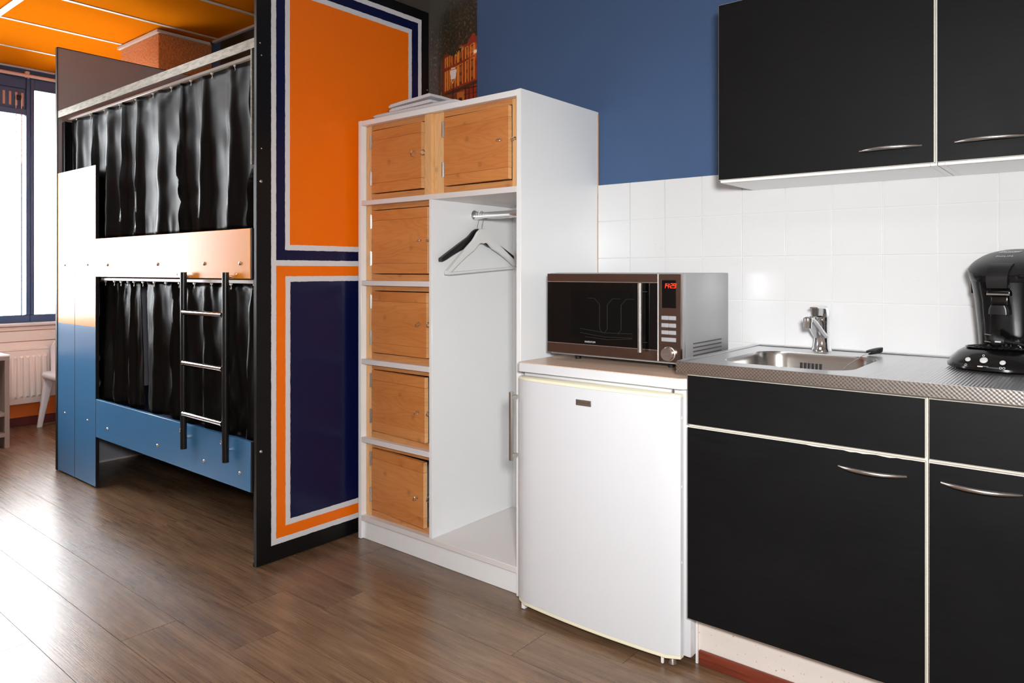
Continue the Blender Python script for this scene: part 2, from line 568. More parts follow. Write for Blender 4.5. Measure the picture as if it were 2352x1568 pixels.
# ------------------------------------------------------------------ room shell
WY = 2.482; CZ = 2.682; XL = -6.33; XR = 1.7; YF = -2.3
fl = tag(bx('floor', XL - 0.15, XR + 0.1, YF - 0.1, WY + 0.1, -0.06, -0.0040, 'darkred'), 'brown oak plank floor running through the whole room', 'floor', kind='structure')
fl.data.materials[0] = plain('dark_floor_joint', lin(38, 27, 20), 0.7)
PW, PL = 0.1755, 1.225
def plank_mesh(nm, L, Wd):
    bm = bmesh.new()
    g = 0.0008
    box(bm, -L / 2 + g, L / 2 - g, -Wd / 2 + g, Wd / 2 - g, -0.003, 0.0)
    top = [f for f in bm.faces if f.calc_center_median().z > -0.0001]
    me = bpy.data.meshes.new(nm)
    bmesh.ops.recalc_face_normals(bm, faces=bm.faces)
    bm.to_mesh(me); bm.free()
    me.materials.append(M['plank'])
    return me
full = plank_mesh('plank', PL, PW)
known = {0: -1.369, 3: -2.037, 4: -2.355, 6: -2.57, 1: -2.05, 2: -1.05, 5: -1.78}
row = -4
while True:
    y1 = 1.836 - row * PW
    y0 = y1 - PW
    if y1 < YF: break
    yy0, yy1 = max(y0, YF), min(y1, WY)
    if yy1 - yy0 > 0.01:
        jx = known.get(row, -1.0 - random.random() * PL)
        x = jx - PL * 6
        while x < XR:
            a, b = max(x, XL), min(x + PL, XR)
            if b - a > 0.03:
                if abs(b - a - PL) < 1e-6 and abs(yy1 - yy0 - PW) < 1e-6: me = full
                else: me = plank_mesh('plank_cut', b - a, yy1 - yy0)
                o = link('plank', me, 'plank', fl)
                o.location = Vector(((a + b) / 2, (yy0 + yy1) / 2, -0.001)) - fl.location
            x += PL
    row += 1

# back wall (kitchen side), with tiles
wb = tag(bx('wall_back', XL - 0.15, XR + 0.1, WY, WY + 0.12, -0.004, CZ + 0.05, 'blue_wall'), 'blue painted wall behind the lockers and the kitchen', 'wall', kind='structure')
gr = bx('grout_bed', -1.5835, XR, WY - 0.0035, WY, 0.70, 1.490, 'grout', wb)
def tile_mesh(wd, ht):
    bm = bmesh.new()
    box(bm, -wd / 2, wd / 2, -0.0065, 0, -ht / 2, ht / 2)
    ff = min(bm.faces, key=lambda f: f.calc_center_median().y)
    bmesh.ops.bevel(bm, geom=list(ff.edges), offset=0.0016, segments=2, affect='EDGES')
    bmesh.ops.recalc_face_normals(bm, faces=bm.faces)
    me = bpy.data.meshes.new('tile'); bm.to_mesh(me); bm.free()
    me.shade_smooth(); me.set_sharp_from_angle(angle=R(50))
    me.materials.append(M['tile'])
    return me
zr = [0.742, 0.892, 1.043, 1.195, 1.343, 1.4915]
G = 0.0013
cache = {}
xs = [-1.5835] + [-1.435 + 0.15 * k for k in range(22)]
for i in range(len(xs) - 1):
    if xs[i + 1] > XR: break
    for j in range(len(zr) - 1):
        wd = round(xs[i + 1] - xs[i] - 2 * G, 4); ht = round(zr[j + 1] - zr[j] - 2 * G, 4)
        if (wd, ht) not in cache: cache[(wd, ht)] = tile_mesh(wd, ht)
        o = link('tile', cache[(wd, ht)], 'tile', wb)
        o.location = Vector(((xs[i] + xs[i + 1]) / 2, WY - 0.002, (zr[j] + zr[j + 1]) / 2)) - wb.location

tag(bx('wall_right', XR, XR + 0.1, YF - 0.1, WY, -0.004, CZ + 0.05, 'white_wall'), 'plain cream wall closing the kitchen end of the room', 'wall', kind='structure')
tag(bx('wall_front', XL - 0.15, XR + 0.1, YF - 0.1, YF, -0.004, CZ + 0.05, 'white_wall'), 'plain cream wall opposite the kitchen', 'wall', kind='structure')

# ceiling with boards and strips
ce = tag(bx('ceiling', XL - 0.15, XR + 0.1, YF - 0.1, WY + 0.1, CZ + 0.022, CZ + 0.08, 'ceil_slab'), 'orange board ceiling with white cover strips', 'ceiling', kind='structure')
sxs = [XL, -5.80, -5.17, -4.565, -3.96] + [-3.96 + 0.6 * k for k in range(1, 10)] + [XR]
sys_ = [YF, -1.05, 0.17, 1.387, WY]
for i in range(len(sxs) - 1):
    for j in range(len(sys_) - 1):
        x0, x1, y0, y1 = sxs[i], sxs[i + 1], sys_[j], sys_[j + 1]
        bx('ceiling_panel', x0 + 0.002, x1 - 0.002, y0 + 0.002, y1 - 0.002, CZ + 0.004, CZ + 0.022, 'orange_ceiling' if x0 < -3.5 else 'white_ceiling', ce)
for x in sxs[1:-1]:
    bx('ceiling_strip', x - 0.0125, x + 0.0125, YF, WY - 0.001, CZ, CZ + 0.004, 'ceil_strip', ce)
for y in sys_[1:-1]:
    bx('ceiling_strip', XL, XR, y - 0.019, y + 0.019, CZ - 0.003, CZ + 0.0005, 'ceil_strip', ce)
bx('edge_strip', -4.62, XR, WY - 0.02, WY - 0.0005, CZ - 0.012, CZ + 0.003, 'ceil_strip', ce)
bx('edge_strip', XL + 0.001, XL + 0.02, YF, WY - 0.4, CZ - 0.010, CZ - 0.0035, 'ceil_strip', ce)

# orange stucco pillar in the corner by the bunk
pl = tag(bx('wall_pillar', -5.22, -4.66, 2.125, WY - 0.001, 0, CZ - 0.004, 'stucco', bev=0.006, seg=2), 'orange rough stucco pillar behind the bunk bed', 'pillar', kind='structure')
bx('pillar_strip', -5.235, -4.643, 2.108, 2.1245, CZ - 0.022, CZ - 0.0042, 'ceil_strip', pl)
bx('pillar_strip', -4.6595, -4.643, 2.1247, WY - 0.021, CZ - 0.022, CZ - 0.0042, 'ceil_strip', pl)

# window wall: low wall, piers, windows
SZ = 0.755
wlft = tag(bx('wall_left', XL - 0.15, -6.2, YF, WY - 0.001, -0.003, 0.735, 'orange_wall'), 'low cream and orange wall under the windows', 'wall', kind='structure')
for z0, z1 in ((0.196, 0.330), (0.332, 0.468), (0.470, 0.621), (0.623, 0.700), (0.702, 0.733)):
    bx('cladding_board', -6.2, -6.188, -2.0, WY - 0.002, z0 + 0.001, z1 - 0.001, 'clad', wlft, bev=0.002)
bx('wall_pier', XL - 0.15, XL + 0.02, YF, -0.32, 0.736, CZ + 0.003, 'white_wall', wlft)
bx('wall_head', XL - 0.15, XL - 0.02, -0.32, WY - 0.001, 2.60, CZ + 0.003, 'window_blue', wlft)
tag(bx('window_sill', XL - 0.02, -6.172, -0.5, WY - 0.001, 0.7355, SZ, 'sill', bev=0.004), 'white window sill above the radiator', 'sill', kind='structure')
tag(bx('baseboard_left', -6.1995, -6.186, YF, WY - 0.001, 0.0, 0.062, 'darkred', bev=0.002), 'dark red baseboard under the windows', 'baseboard', kind='structure')

def window(n, y0, y1, vent, label):
    """frame with outer stiles shared at its edges; panes as parts"""
    F = 0.05; zb, zt = SZ + 0.001, 2.598
    fy = 0.026
    wt = tag(bx('window_%d' % n, XL - 0.02, XL + 0.03, y0, y1, zb, 0.812, 'window_blue', bev=0.004), label, 'window', kind='structure')
    bx('stile', XL - 0.02, XL + 0.035, y0, y0 + fy, 0.8125, zt, 'window_blue', wt, bev=0.003)
    bx('stile', XL - 0.02, XL + 0.035, y1 - fy, y1, 0.8125, zt, 'window_blue', wt, bev=0.003)
    top = 2.518
    bx('head_rail', XL - 0.02, XL + 0.03, y0 + fy, y1 - fy, top, zt, 'window_blue', wt, bev=0.003)
    a, b = y0 + fy, y1 - fy
    if vent:
        bx('transom', XL - 0.02, XL + 0.045, a, b, 2.318, 2.362, 'window_blue', wt, bev=0.004)
        vb = bx('vent_box', XL - 0.015, XL + 0.018, a, b, 2.3625, 2.5175, 'window_blue', wt, bev=0.003)
        y = b - 0.022
        while y > a + 0.03:
            bx('vent_slot', XL + 0.0182, XL + 0.021, y - 0.0075, y + 0.0075, 2.385, 2.485, 'vent_slot', vb)
            y -= 0.0395
        cy = b - 0.052
        bx('pull_cord', XL + 0.04, XL + 0.044, cy - 0.02, cy - 0.016, 1.95, 2.46, 'rod_white', vb)
        bx('pull_cord', XL + 0.04, XL + 0.044, cy + 0.016, cy + 0.02, 1.95, 2.44, 'rod_white', vb)
        bx('cord_pulley', XL + 0.022, XL + 0.046, cy - 0.018, cy + 0.018, 2.425, 2.462, 'rubber', vb, bev=0.006, seg=2)
        bx('sash_line', XL - 0.004, XL + 0.012, b - 0.028, b - 0.020, 0.8125, 2.317, 'window_blue', wt)
        top = 2.317
    bx('pane', XL - 0.006, XL - 0.002, a, b, 0.8125, top, 'glass', wt)
window(1, 1.912, 2.44, False, 'tall window pane beside the pillar, behind the bunk bed')
window(2, 0.90, 1.911, True, 'blue framed window with a slotted vent above the radiator')
window(3, -0.12, 0.899, True, 'third blue framed window along the window wall')
bx('wall_pier', XL - 0.15, XL + 0.02, -0.3195, -0.121, 0.736, 2.599, 'white_wall', wlft)
bx('wall_pier', XL - 0.15, XL + 0.02, 2.441, WY - 0.001, 0.736, 2.599, 'white_wall', wlft)

# curtain rod on the window wall
rod = thing('curtain_rod', (-6.25, 1.9, 2.608), 'pinkish white curtain rod in front of the window heads', 'curtain rod')
bm = bmesh.new(); tube(bm, [(-6.25, -0.3, 2.608), (-6.25, 2.42, 2.608)], 0.0125, 12)
done('pole', bm, 'rod_white', rod, smooth=40)
for y in (1.885, 0.4):
    bm = bmesh.new()
    box(bm, XL + 0.0355, -6.262, y - 0.012, y + 0.012, 2.60, 2.645, 0.002)
    tube(bm, [(-6.262, y, 2.625), (-6.25, y, 2.592), (-6.238, y, 2.600)], 0.006, 8)
    done('bracket', bm, 'rod_white', rod, smooth=40)

# radiator
ra = thing('radiator', (-6.14, 1.2, 0.165), 'cream panel radiator under the window', 'radiator')
bm = bmesh.new()
box(bm, -6.135, -6.122, 0.55, 1.985, 0.170, 0.560, 0.005, 2)
done('panel', bm, 'rad', ra, smooth=40)
rib = None
y = 1.955
while y > 0.57:
    if rib is None:
        bm = bmesh.new()
        lo = [[(-6.1225, y + dy, z) for dy, z in ((-.013, .212), (.013, .212), (.013, .522), (-.013, .522))],
              [(-6.113, y + dy, z) for dy, z in ((-.007, .228), (.007, .228), (.007, .508), (-.007, .508))]]
        loft(bm, lo)
        rib = done('rib', bm, 'rad', ra)
    else:
        copy(rib, ra, Vector((rib.location.x, y - ra.location.y, rib.location.z)))
    y -= 0.0385
bx('top_grille', -6.187, -6.124, 0.55, 1.985, 0.5605, 0.570, 'rad', ra, bev=0.002)
bx('back_panel', -6.187, -6.175, 0.56, 1.975, 0.175, 0.56, 'rad', ra)
for y in (0.60, 1.93):
    bx('bracket', -6.175, -6.135, y, y + 0.03, 0.18, 0.20, 'rad', ra)
bm = bmesh.new(); tube(bm, [(-6.155, 1.94, 0.0), (-6.155, 1.94, 0.172)], 0.008, 8)
done('pipe', bm, 'rad', ra, smooth=40)

# white plastic chair by the window, mostly behind the bunk
CY = 2.112
ch = thing('plastic_chair', (-5.85, CY, 0), 'white moulded plastic chair beside the radiator', 'chair')
bm = bmesh.new()
def seatloop(z, s, dx=0):
    return [(-5.85 + dx + (x * s), CY + (y * s), z) for x, y in rrect(-0.205, 0.205, -0.222, 0.222, 0.09, 6)]
loft(bm, [seatloop(0.355, 0.90), seatloop(0.362, 0.985), seatloop(0.385, 1.02), seatloop(0.402, 0.985), seatloop(0.404, 0.90), seatloop(0.396, 0.6), seatloop(0.394, 0.2)])
done('seat', bm, 'white_plastic', ch, smooth=60)
bm = bmesh.new()
lo = []
for k in range(9):
    z = 0.385 + 0.235 * k / 8
    hw = 0.150 - 0.01 * (k / 8) ** 2 if k < 7 else (0.132 if k == 7 else 0.112)
    th = 0.012
    xx = -6.035 - 0.045 * (k / 8) ** 1.4
    lo.append([(xx + (0.02 * (abs(y) / hw) ** 2) + s * th, CY + y, z) for s, ys in ((1, (-1, -.5, 0, .5, 1)), (-1, (1, .5, 0, -.5, -1))) for y in [q * hw for q in ys]])
loft(bm, lo)
done('backrest', bm, 'white_plastic', ch, smooth=60)
for sx in (-1, 1):
    for sy in (-1, 1):
        bm = bmesh.new()
        tx, ty = -5.85 + sx * 0.158, CY + sy * 0.165
        fx, fy = -5.85 + sx * 0.185, CY + sy * 0.222
        def lp(c, w1, w2, z): return [(c[0] + a * w1, c[1] + b * w2, z) for a, b in rrect(-1, 1, -1, 1, 0.5, 3)]
        loft(bm, [lp((fx, fy), .013, .016, 0.0), lp(((fx * .5 + tx * .5), (fy * .5 + ty * .5)), .020, .022, 0.18), lp((tx, ty), .028, .032, 0.357)])
        done('leg', bm, 'white_plastic', ch, smooth=60)

# low open shelf desk at the left edge
dk = thing('shelf_desk', (-5.7, 1.0, 0), 'greige open shelf desk with white top at the left edge', 'desk')
bx('desk_top', -5.99, -5.484, 0.05, 1.552, 0.590, 0.600, 'desk_top', dk, bev=0.001)
bx('top_board', -5.987, -5.487, 0.053, 1.549, 0.567, 0.5898, 'desk', dk)
bx('end_panel', -5.987, -5.487, 1.5225, 1.549, 0.0, 0.5668, 'desk', dk)
bx('end_panel', -5.987, -5.487, 0.053, 0.080, 0.0, 0.5668, 'desk', dk)
bx('back_panel', -5.987, -5.975, 0.0802, 1.5223, 0.03, 0.5668, 'desk', dk)
bx('shelf', -5.9748, -5.489, 0.0802, 1.5223, 0.205, 0.230, 'desk', dk)
bx('shelf', -5.9748, -5.489, 0.0802, 1.5223, 0.072, 0.097, 'desk', dk)

# ------------------------------------------------------------------ wall mural (flat print): night street with a tree
def mural():
    x0, x1, z0, z1 = -4.55, -2.248, 1.2, CZ - 0.014
    # the print: fine where it can be seen
    vx0, vz0 = -2.56, 1.80
    nx, nz = 104, 300
    X = np.linspace(vx0, x1, nx + 1); Z = np.linspace(vz0, z1, nz + 1)
    verts = [(x, WY - 0.0012, z) for z in Z for x in X]
    faces = [(j * (nx + 1) + i, j * (nx + 1) + i + 1, (j + 1) * (nx + 1) + i + 1, (j + 1) * (nx + 1) + i) for j in range(nz) for i in range(nx)]
    # remaining strips left of it and below it
    b = len(verts)
    verts += [(x0, WY - .0012, z0), (vx0, WY - .0012, z0), (vx0, WY - .0012, z1), (x0, WY - .0012, z1), (x1, WY - .0012, z0), (x1, WY - .0012, vz0), (vx0, WY - .0012, vz0)]
    faces += [(b, b + 1, b + 2, b + 3), (b + 1, b + 4, b + 5, b + 6)]
    # thickness: back and rim
    c = len(verts)
    verts += [(x0, WY - .0002, z0), (x1, WY - .0002, z0), (x1, WY - .0002, z1), (x0, WY - .0002, z1)]
    faces += [(c + 3, c + 2, c + 1, c), (b, b + 4, c + 1, c), (b + 4, verts.index((x1, WY - .0012, z1)) if False else (nz * (nx + 1) + nx), c + 2, c + 1)]
    me = bpy.data.meshes.new('mural_print')
    me.from_pydata(verts, [], faces)
    def pix(u, v):
        """u 0..1 across the visible strip, v 0 (bottom) .. 1 (top)"""
        n1 = noise.fractal(Vector((u * 5, v * 8, 1.3)), 0.8, 2.0, 6)
        n2 = noise.fractal(Vector((u * 26, v * 42, 5.1)), 0.5, 2.2, 4)
        def L(r, g, b_): return lin(r, g, b_)[:3]
        tree_edge = 0.445 + 0.17 * (u - 0.35) + 0.07 * n1
        if u > 0.78: tree_edge += 0.02
        if v > tree_edge:
            k = 0.5 + 0.5 * n1 + 0.35 * n2
            base = np.array(L(44, 38, 22)); hi = np.array(L(96, 74, 34)); dk_ = np.array(L(18, 22, 16))
            c_ = dk_ + (base - dk_) * min(max(k * 1.4, 0), 1) + (hi - base) * max(0, n2 * 1.2) * (0.4 + 0.6 * u)
            f_ = min(1.0, max(0.0, (v - 0.72) * 4)) * min(1.0, max(0.0, (0.45 - u) * 4)); c_ = c_ * (1 - f_) + np.array(L(44, 44, 36)) * f_
            if n2 > 0.55 and v < 0.80: c_ = c_ + np.array(L(104, 66, 26)) * min(1.0, (n2 - 0.55) * 4)
            return np.maximum(c_, 0)
        # building front, rising to the right
        red = np.array(L(128, 34, 8)) * (0.7 + 0.9 * u) + np.array(L(30, 14, 4))
        c_ = red * (0.85 + 0.3 * n2)
        if u < 0.28:
            c_ = np.array(L(52, 34, 16)) * (0.9 + 0.8 * n2)
            if noise.noise(Vector((u * 34, v * 70, 2))) > 0.5: c_ = np.array(L(170, 54, 20))
        slope = 0.10 * (u - 0.5)
        vv = v - slope
        wins = [(0.335, 0.385), (0.43, 0.475), (0.545, 0.60), (0.625, 0.70), (0.765, 0.82), (0.87, 0.94)]
        for (a, b_) in wins:
            if a - 0.012 < u < b_ + 0.012:
                for (p, q) in ((0.145, 0.335), (0.372, 0.47)):
                    q2 = q + 0.03 * (u - .3)
                    if p < vv < q2:
                        edge = min(u - a, b_ - u) < 0.012 or q2 - vv < 0.008
                        c_ = np.array(L(214, 128, 46)) if edge else (np.array(L(150, 78, 22)) if int((vv - p) / 0.03) % 3 else np.array(L(96, 40, 12)))
        if 0.09 + slope < v < 0.125 + slope and u > 0.32: c_ = np.array(L(64, 38, 18))
        if v < 0.09:
            c_ = np.array(L(120, 64, 22)) * (0.8 + 0.6 * n2)
            if 0.58 < u < 0.74 and v < 0.105: c_ = np.array(L(176, 98, 34))
            if 0.62 < u < 0.69 and v < 0.035: c_ = np.array(L(60, 30, 14))
            if u > 0.76: c_ = np.array(L(140, 38, 14))
        if u > 0.72 and v < 0.13 and (int(u * 60) % 5 == 0 or abs(v - 0.115) < 0.006 or abs(v - 0.06) < 0.004): c_ = np.array(L(46, 18, 10))
        # trunk
        if abs(u - (0.245 + 0.03 * (v - 0.2))) < 0.022 + 0.05 * max(0, 0.12 - v): c_ = np.array(L(128, 84, 24)) if v < 0.13 else np.array(L(84, 52, 24))
        if 0.195 < u < 0.225 and v < 0.085: c_ = np.array(L(176, 170, 160))
        # lantern post and lamp
        if abs(u - 0.50) < 0.011 and v < 0.19: c_ = np.array(L(52, 16, 12))
        hw = 0.052 + 0.02 * (v - 0.235) / 0.085
        glow = math.exp(-(((u - 0.505) / 0.16) ** 2 + ((v - 0.28) / 0.09) ** 2))
        c_ = c_ + np.array(L(120, 60, 20)) * glow * 0.7
        if 0.235 < v < 0.32 and abs(u - 0.505) < hw: c_ = np.array(L(240, 224, 220))
        if 0.325 < v < 0.345 and abs(u - 0.505) < 0.045: c_ = np.array(L(232, 200, 170))
        if abs(abs(u - 0.49) - (v - 0.19) * 0.9) < 0.008 and 0.19 < v < 0.225: c_ = np.array(L(220, 170, 120))
        # star-burst lamp at the right edge
        dx, dv = (u - 0.965) * 0.31, (v - 0.447) * 0.62
        d = math.hypot(dx, dv)
        if d < 0.011: c_ = np.array(L(255, 238, 214))
        elif d < 0.055:
            ang = math.atan2(dv, dx)
            ray = max(0, math.cos(ang * 8)) ** 6
            c_ = c_ + np.array(L(230, 130, 40)) * (1 - d / 0.055) * (0.35 + ray)
        # gable ornaments
        for gx, gz in ((0.56, 0.475), (0.68, 0.505)):
            if abs(u - gx) < 0.045 and abs(v - gz) < 0.03 - abs(u - gx) * 0.4 and n2 > -0.3: c_ = np.array(L(196, 150, 62))
        return np.clip(c_, 0, 1)
    colr = me.color_attributes.new('print', 'FLOAT_COLOR', 'POINT')
    vals = np.zeros((len(verts), 4), dtype=np.float32); vals[:, 3] = 1
    vals[:, :3] = lin(40, 30, 20)[:3]
    VZ0 = 1.945; VZ1 = 2.435     # the part of the strip the photograph shows
    for j in range(nz + 1):
        for i in range(nx + 1):
            u = (X[i] - (-2.555)) / (x1 - (-2.555)); v = (Z[j] - VZ0) / (VZ1 - VZ0)
            vals[j * (nx + 1) + i, :3] = pix(float(u), float(v))
    colr.data.foreach_set('color', vals.ravel())
    t = NT('printed_mural')
    at = t.n('ShaderNodeAttribute', attribute_name='print')
    t.set(Base_Color=at.outputs['Color'], Roughness=0.5)
    o = link('wall_mural', me, t.m)
    tag(o, 'printed wall mural of a lantern lit night street under a tree', 'mural')
mural()

# ------------------------------------------------------------------ bunk bed
bd = thing('bunk_bed', (-3.58, 2.0, 0), 'curtained bunk bed with a painted orange and navy end panel', 'bunk bed')
bm = bmesh.new(); box(bm, -2.543, -2.525, 1.524, 2.441, 0.003, 2.391, 0.0012)
ep = done('end_panel', bm, 'end_panel', bd, origin=(-2.534, 1.9825, 0.0))
ep['label'] = 'black panel painted with orange and navy rectangles in white frames'
for (y, z, r) in ((1.544, 1.98, .0035), (1.538, 2.026, .0035), (1.544, 1.619, .0035), (1.542, 1.492, .007), (1.542, 0.446, .007), (2.429, 2.016, .0035)):
    bm = bmesh.new(); lathe(bm, [(r, -0.0002), (r, 0.0015), (r * .7, 0.0036), (r * .25, 0.0042)], (-2.525, y, z), 'x', 12)
    done('screw', bm, 'screw', ep, smooth=50)
bx('foot_cap', -2.552, -2.5435, 1.522, 1.54, 0.0, 0.02, 'rubber', ep, bev=0.003)
fp = bx('foot_panel', -4.662, -4.643, 1.546, 2.45, 0.003, 2.426, 'grey_panel', bd, bev=0.0008)
fp['label'] = 'grey inner face of the tall foot panel'
bx('edge_strip', -4.6642, -4.6408, 1.5415, 1.5455, 0.003, 2.4275, 'black_matte', fp)
bx('edge_strip', -4.6642, -4.6408, 1.5455, 2.45, 2.4262, 2.4290, 'black_matte', fp)
bx('floor_strip', -4.6425, -4.634, 1.60, 2.45, 0.0, 0.012, 'track', fp)
bx('post', -2.596, -2.5435, 1.552, 1.600, 0.0, 2.06, 'black_gloss', bd, bev=0.003)
bx('post', -4.640, -4.60, 1.566, 1.61, 0.0, 2.0, 'black_gloss', bd, bev=0.003)
bx('top_rail', -4.640, -2.545, 1.545, 1.5515, 2.021, 2.060, 'rail_silver', bd)
bx('rail_bracket', -2.604, -2.5965, 1.5455, 1.575, 1.565, 2.0205, 'rail_silver', bd)
bx('curtain_track', -4.605, -2.622, 1.586, 1.606, 2.0075, 2.0205, 'track', bd, bev=0.002)
bx('curtain_track', -4.10, -2.60, 1.570, 1.594, 1.094, 1.109, 'track', bd, bev=0.002)
for nm, z0, z1, m_ in (('guard_board', 1.114, 1.314, 'board_orange'), ('guard_board', 0.271, 0.470, 'board_blue')):
    o = bx(nm, -4.104, -2.606, 1.545, 1.5625, z0, z1, m_, bd, bev=0.0012)
    o['label'] = 'glossy orange board of the upper bunk' if m_ == 'board_orange' else 'blue board of the lower bunk'
    for x in (-3.953, -3.396, -2.965, -2.679):
        bm = bmesh.new()
        zc = 1.176 if m_ == 'board_orange' else 0.335
        lathe(bm, [(0.0085, 0.0001), (0.0085, -0.002), (0.006, -0.0048), (0.002, -0.0060)], (x, 1.545, zc), 'y', 14)
        done('bolt', bm, 'chrome', o, smooth=50)
    for x in (-4.07, -3.21, -2.705):
        if m_ == 'board_orange':
            bm = bmesh.new(); lathe(bm, [(0.004, 0.0001), (0.004, -0.001), (0.001, -0.0018)], (x, 1.545, 1.130), 'y', 10)
            done('screw', bm, 'screw', o, smooth=50)
    bx('board_end', -2.6058, -2.597, 1.5475, 1.5645, z0, z1, 'black_matte', bd)
for x0, x1 in ((-4.640, -4.3905), (-4.3875, -4.106)):
    bm = bmesh.new(); box(bm, x0, x1, 1.545, 1.5625, 0.008, 1.703, 0.0008)
    for f in bm.faces: f.material_index = 0 if f.calc_center_median().y < 1.5452 else 1
    o = done('privacy_board', bm, ['board_two', 'black_matte'], bd, origin=((x0 + x1) / 2, 1.55, 0.86))
    o['label'] = 'upright board painted blue below and orange above'
    xm = -4.528 if x0 < -4.5 else -4.209
    for z in (1.178, 0.345):
        bm = bmesh.new(); lathe(bm, [(0.0065, 0.0001), (0.0065, -0.002), (0.004, -0.0042), (0.001, -0.005)], (xm, 1.545, z), 'y', 12)
        done('bolt', bm, 'chrome', o, smooth=50)
# bed bases
for z in (0.30, 1.14):
    bx('bed_base', -4.60, -2.60, 1.648, 2.44, z, z + 0.03, 'black_matte', bd)
    bx('wall_rail', -4.60, -2.60, 2.441, 2.46, z - 0.02, z + 0.15, 'black_matte', bd)
for z in (0.331, 1.171):
    mt = bx('mattress', -4.585, -2.615, 1.66, 2.43, z, z + 0.11, 'mattress', None, bev=0.03, seg=3)
    tag(mt, 'dark blue mattress in the %s bunk behind the curtain' % ('lower' if z < 1 else 'upper'), 'mattress')

# curtains
def curtain(name, x0, x1, zt, zb, yc, nf, amp, seed, label, drift=0.0, hooks=0, gather=0.0):
    rnd = random.Random(seed)
    N = nf * 16; Mv = 34
    amps = [0.55 + 0.8 * rnd.random() for _ in range(nf + 2)]
    wid = np.cumsum([0] + [0.6 + 0.9 * rnd.random() for _ in range(nf)]); wid = wid / wid[-1]
    bm = bmesh.new()
    grid = []
    for j in range(Mv + 1):
        v = j / Mv
        rowv = []
        for i in range(N + 1):
            u = i / N
            # position in folds
            k = int(np.searchsorted(wid, u, side='right') - 1); k = min(max(k, 0), nf - 1)
            fr_ = (u - wid[k]) / (wid[k + 1] - wid[k])
            wave = noise.noise(Vector((u * 7, v * 2.2, seed)))
            ph = fr_ + 0.16 * wave * (0.25 + v)
            a_ = amps[k] * (1 - fr_) + amps[k + 1] * fr_
            q_ = (ph % 1.0) - 0.5
            wr = 0.10 + 0.05 * math.sin(k * 2.3 + seed)
            s = 1.75 * math.exp(-(q_ / wr) ** 2) - 0.55 - 0.45 * math.exp(-((abs(q_) - 0.5) / 0.18) ** 2)
            A = amp * a_ * (0.45 + 0.75 * min(v * 1.6, 1.0))
            x = x0 + (x1 - x0) * u + 0.35 * A * math.sin(4 * PI * ph) * 0.5
            x += drift * v * (1 - abs(2 * u - 1)) + gather * v * (0.5 - u)
            y = yc - A * s + 0.006 * noise.noise(Vector((u * 22, v * 6, seed + 3)))
            # creases near the hem and diagonal drag lines at the heading
            if v > 0.82: y += 0.010 * (v - 0.82) / 0.18 * noise.noise(Vector((u * 60, v * 5, seed + 7)))
            if v < 0.18: y += 0.008 * (1 - v / 0.18) * noise.noise(Vector((u * 34 + v * 12, v * 8, seed + 9)))
            z = zt + (zb - zt) * v
            if hooks: z -= (0.0045 if zt > 1.5 else 0.008) * (1 - v) ** 6 * (0.5 - 0.5 * math.cos(2 * PI * u * hooks))
            z += 0.006 * v ** 8 * noise.noise(Vector((u * 14, 0, seed)))
            rowv.append(bm.verts.new((x, y, z)))
        grid.append(rowv)
    for j in range(Mv):
        for i in range(N):
            bm.faces.new([grid[j][i], grid[j][i + 1], grid[j + 1][i + 1], grid[j + 1][i]])
    bmesh.ops.recalc_face_normals(bm, faces=bm.faces)
    # give the cloth its thickness
    g = bmesh.ops.solidify(bm, geom=bm.faces[:], thickness=0.0012)
    o = thing(name, ((x0 + x1) / 2, yc, zb), label, 'curtain', 'black bunk curtains')
    done('cloth', bm, 'curtain', o, smooth=180)
    return o
cu1 = curtain('bunk_curtain', -4.594, -2.615, 2.0068, 1.318, 1.600, 10, 0.017, 3, 'wide black curtain hanging across the upper bunk', hooks=11)
cu2 = curtain('bunk_curtain', -4.235, -3.728, 1.093, 0.455, 1.607, 4, 0.016, 11, 'narrow black curtain at the foot of the lower bunk', drift=-0.02, hooks=5, gather=-0.02)
cu3 = curtain('bunk_curtain', -3.660, -2.615, 1.093, 0.455, 1.607, 6, 0.018, 21, 'wide black curtain of the lower bunk behind the ladder', drift=0.03, hooks=7)
for cu, xs_, z in ((cu1, [-4.5 + 0.1875 * k for k in range(11)], 1.993), (cu2, [-4.08, -3.97, -3.89, -3.81, -3.74], 1.080), (cu3, [-3.64, -3.52, -3.40, -3.27, -3.13, -2.98, -2.82, -2.64], 1.080)):
    first = None
    for x in xs_:
        if first is None:
            bm = bmesh.new()
            yt = 1.584 if z < 1.5 else 1.597
            box(bm, x - 0.005, x + 0.005, yt - 0.004, yt + 0.004, z + 0.006, z + 0.0125)
            tube(bm, [(x, yt, z + 0.006), (x + 0.003, yt, z - 0.002), (x + 0.005, yt, z - 0.008), (x + 0.001, yt, z - 0.012), (x - 0.003, yt, z - 0.006)], 0.0014, 6)
            first = done('glider', bm, 'track', cu)
        else:
            copy(first, cu, first.location + Vector((x - xs_[0], 0, 0)))

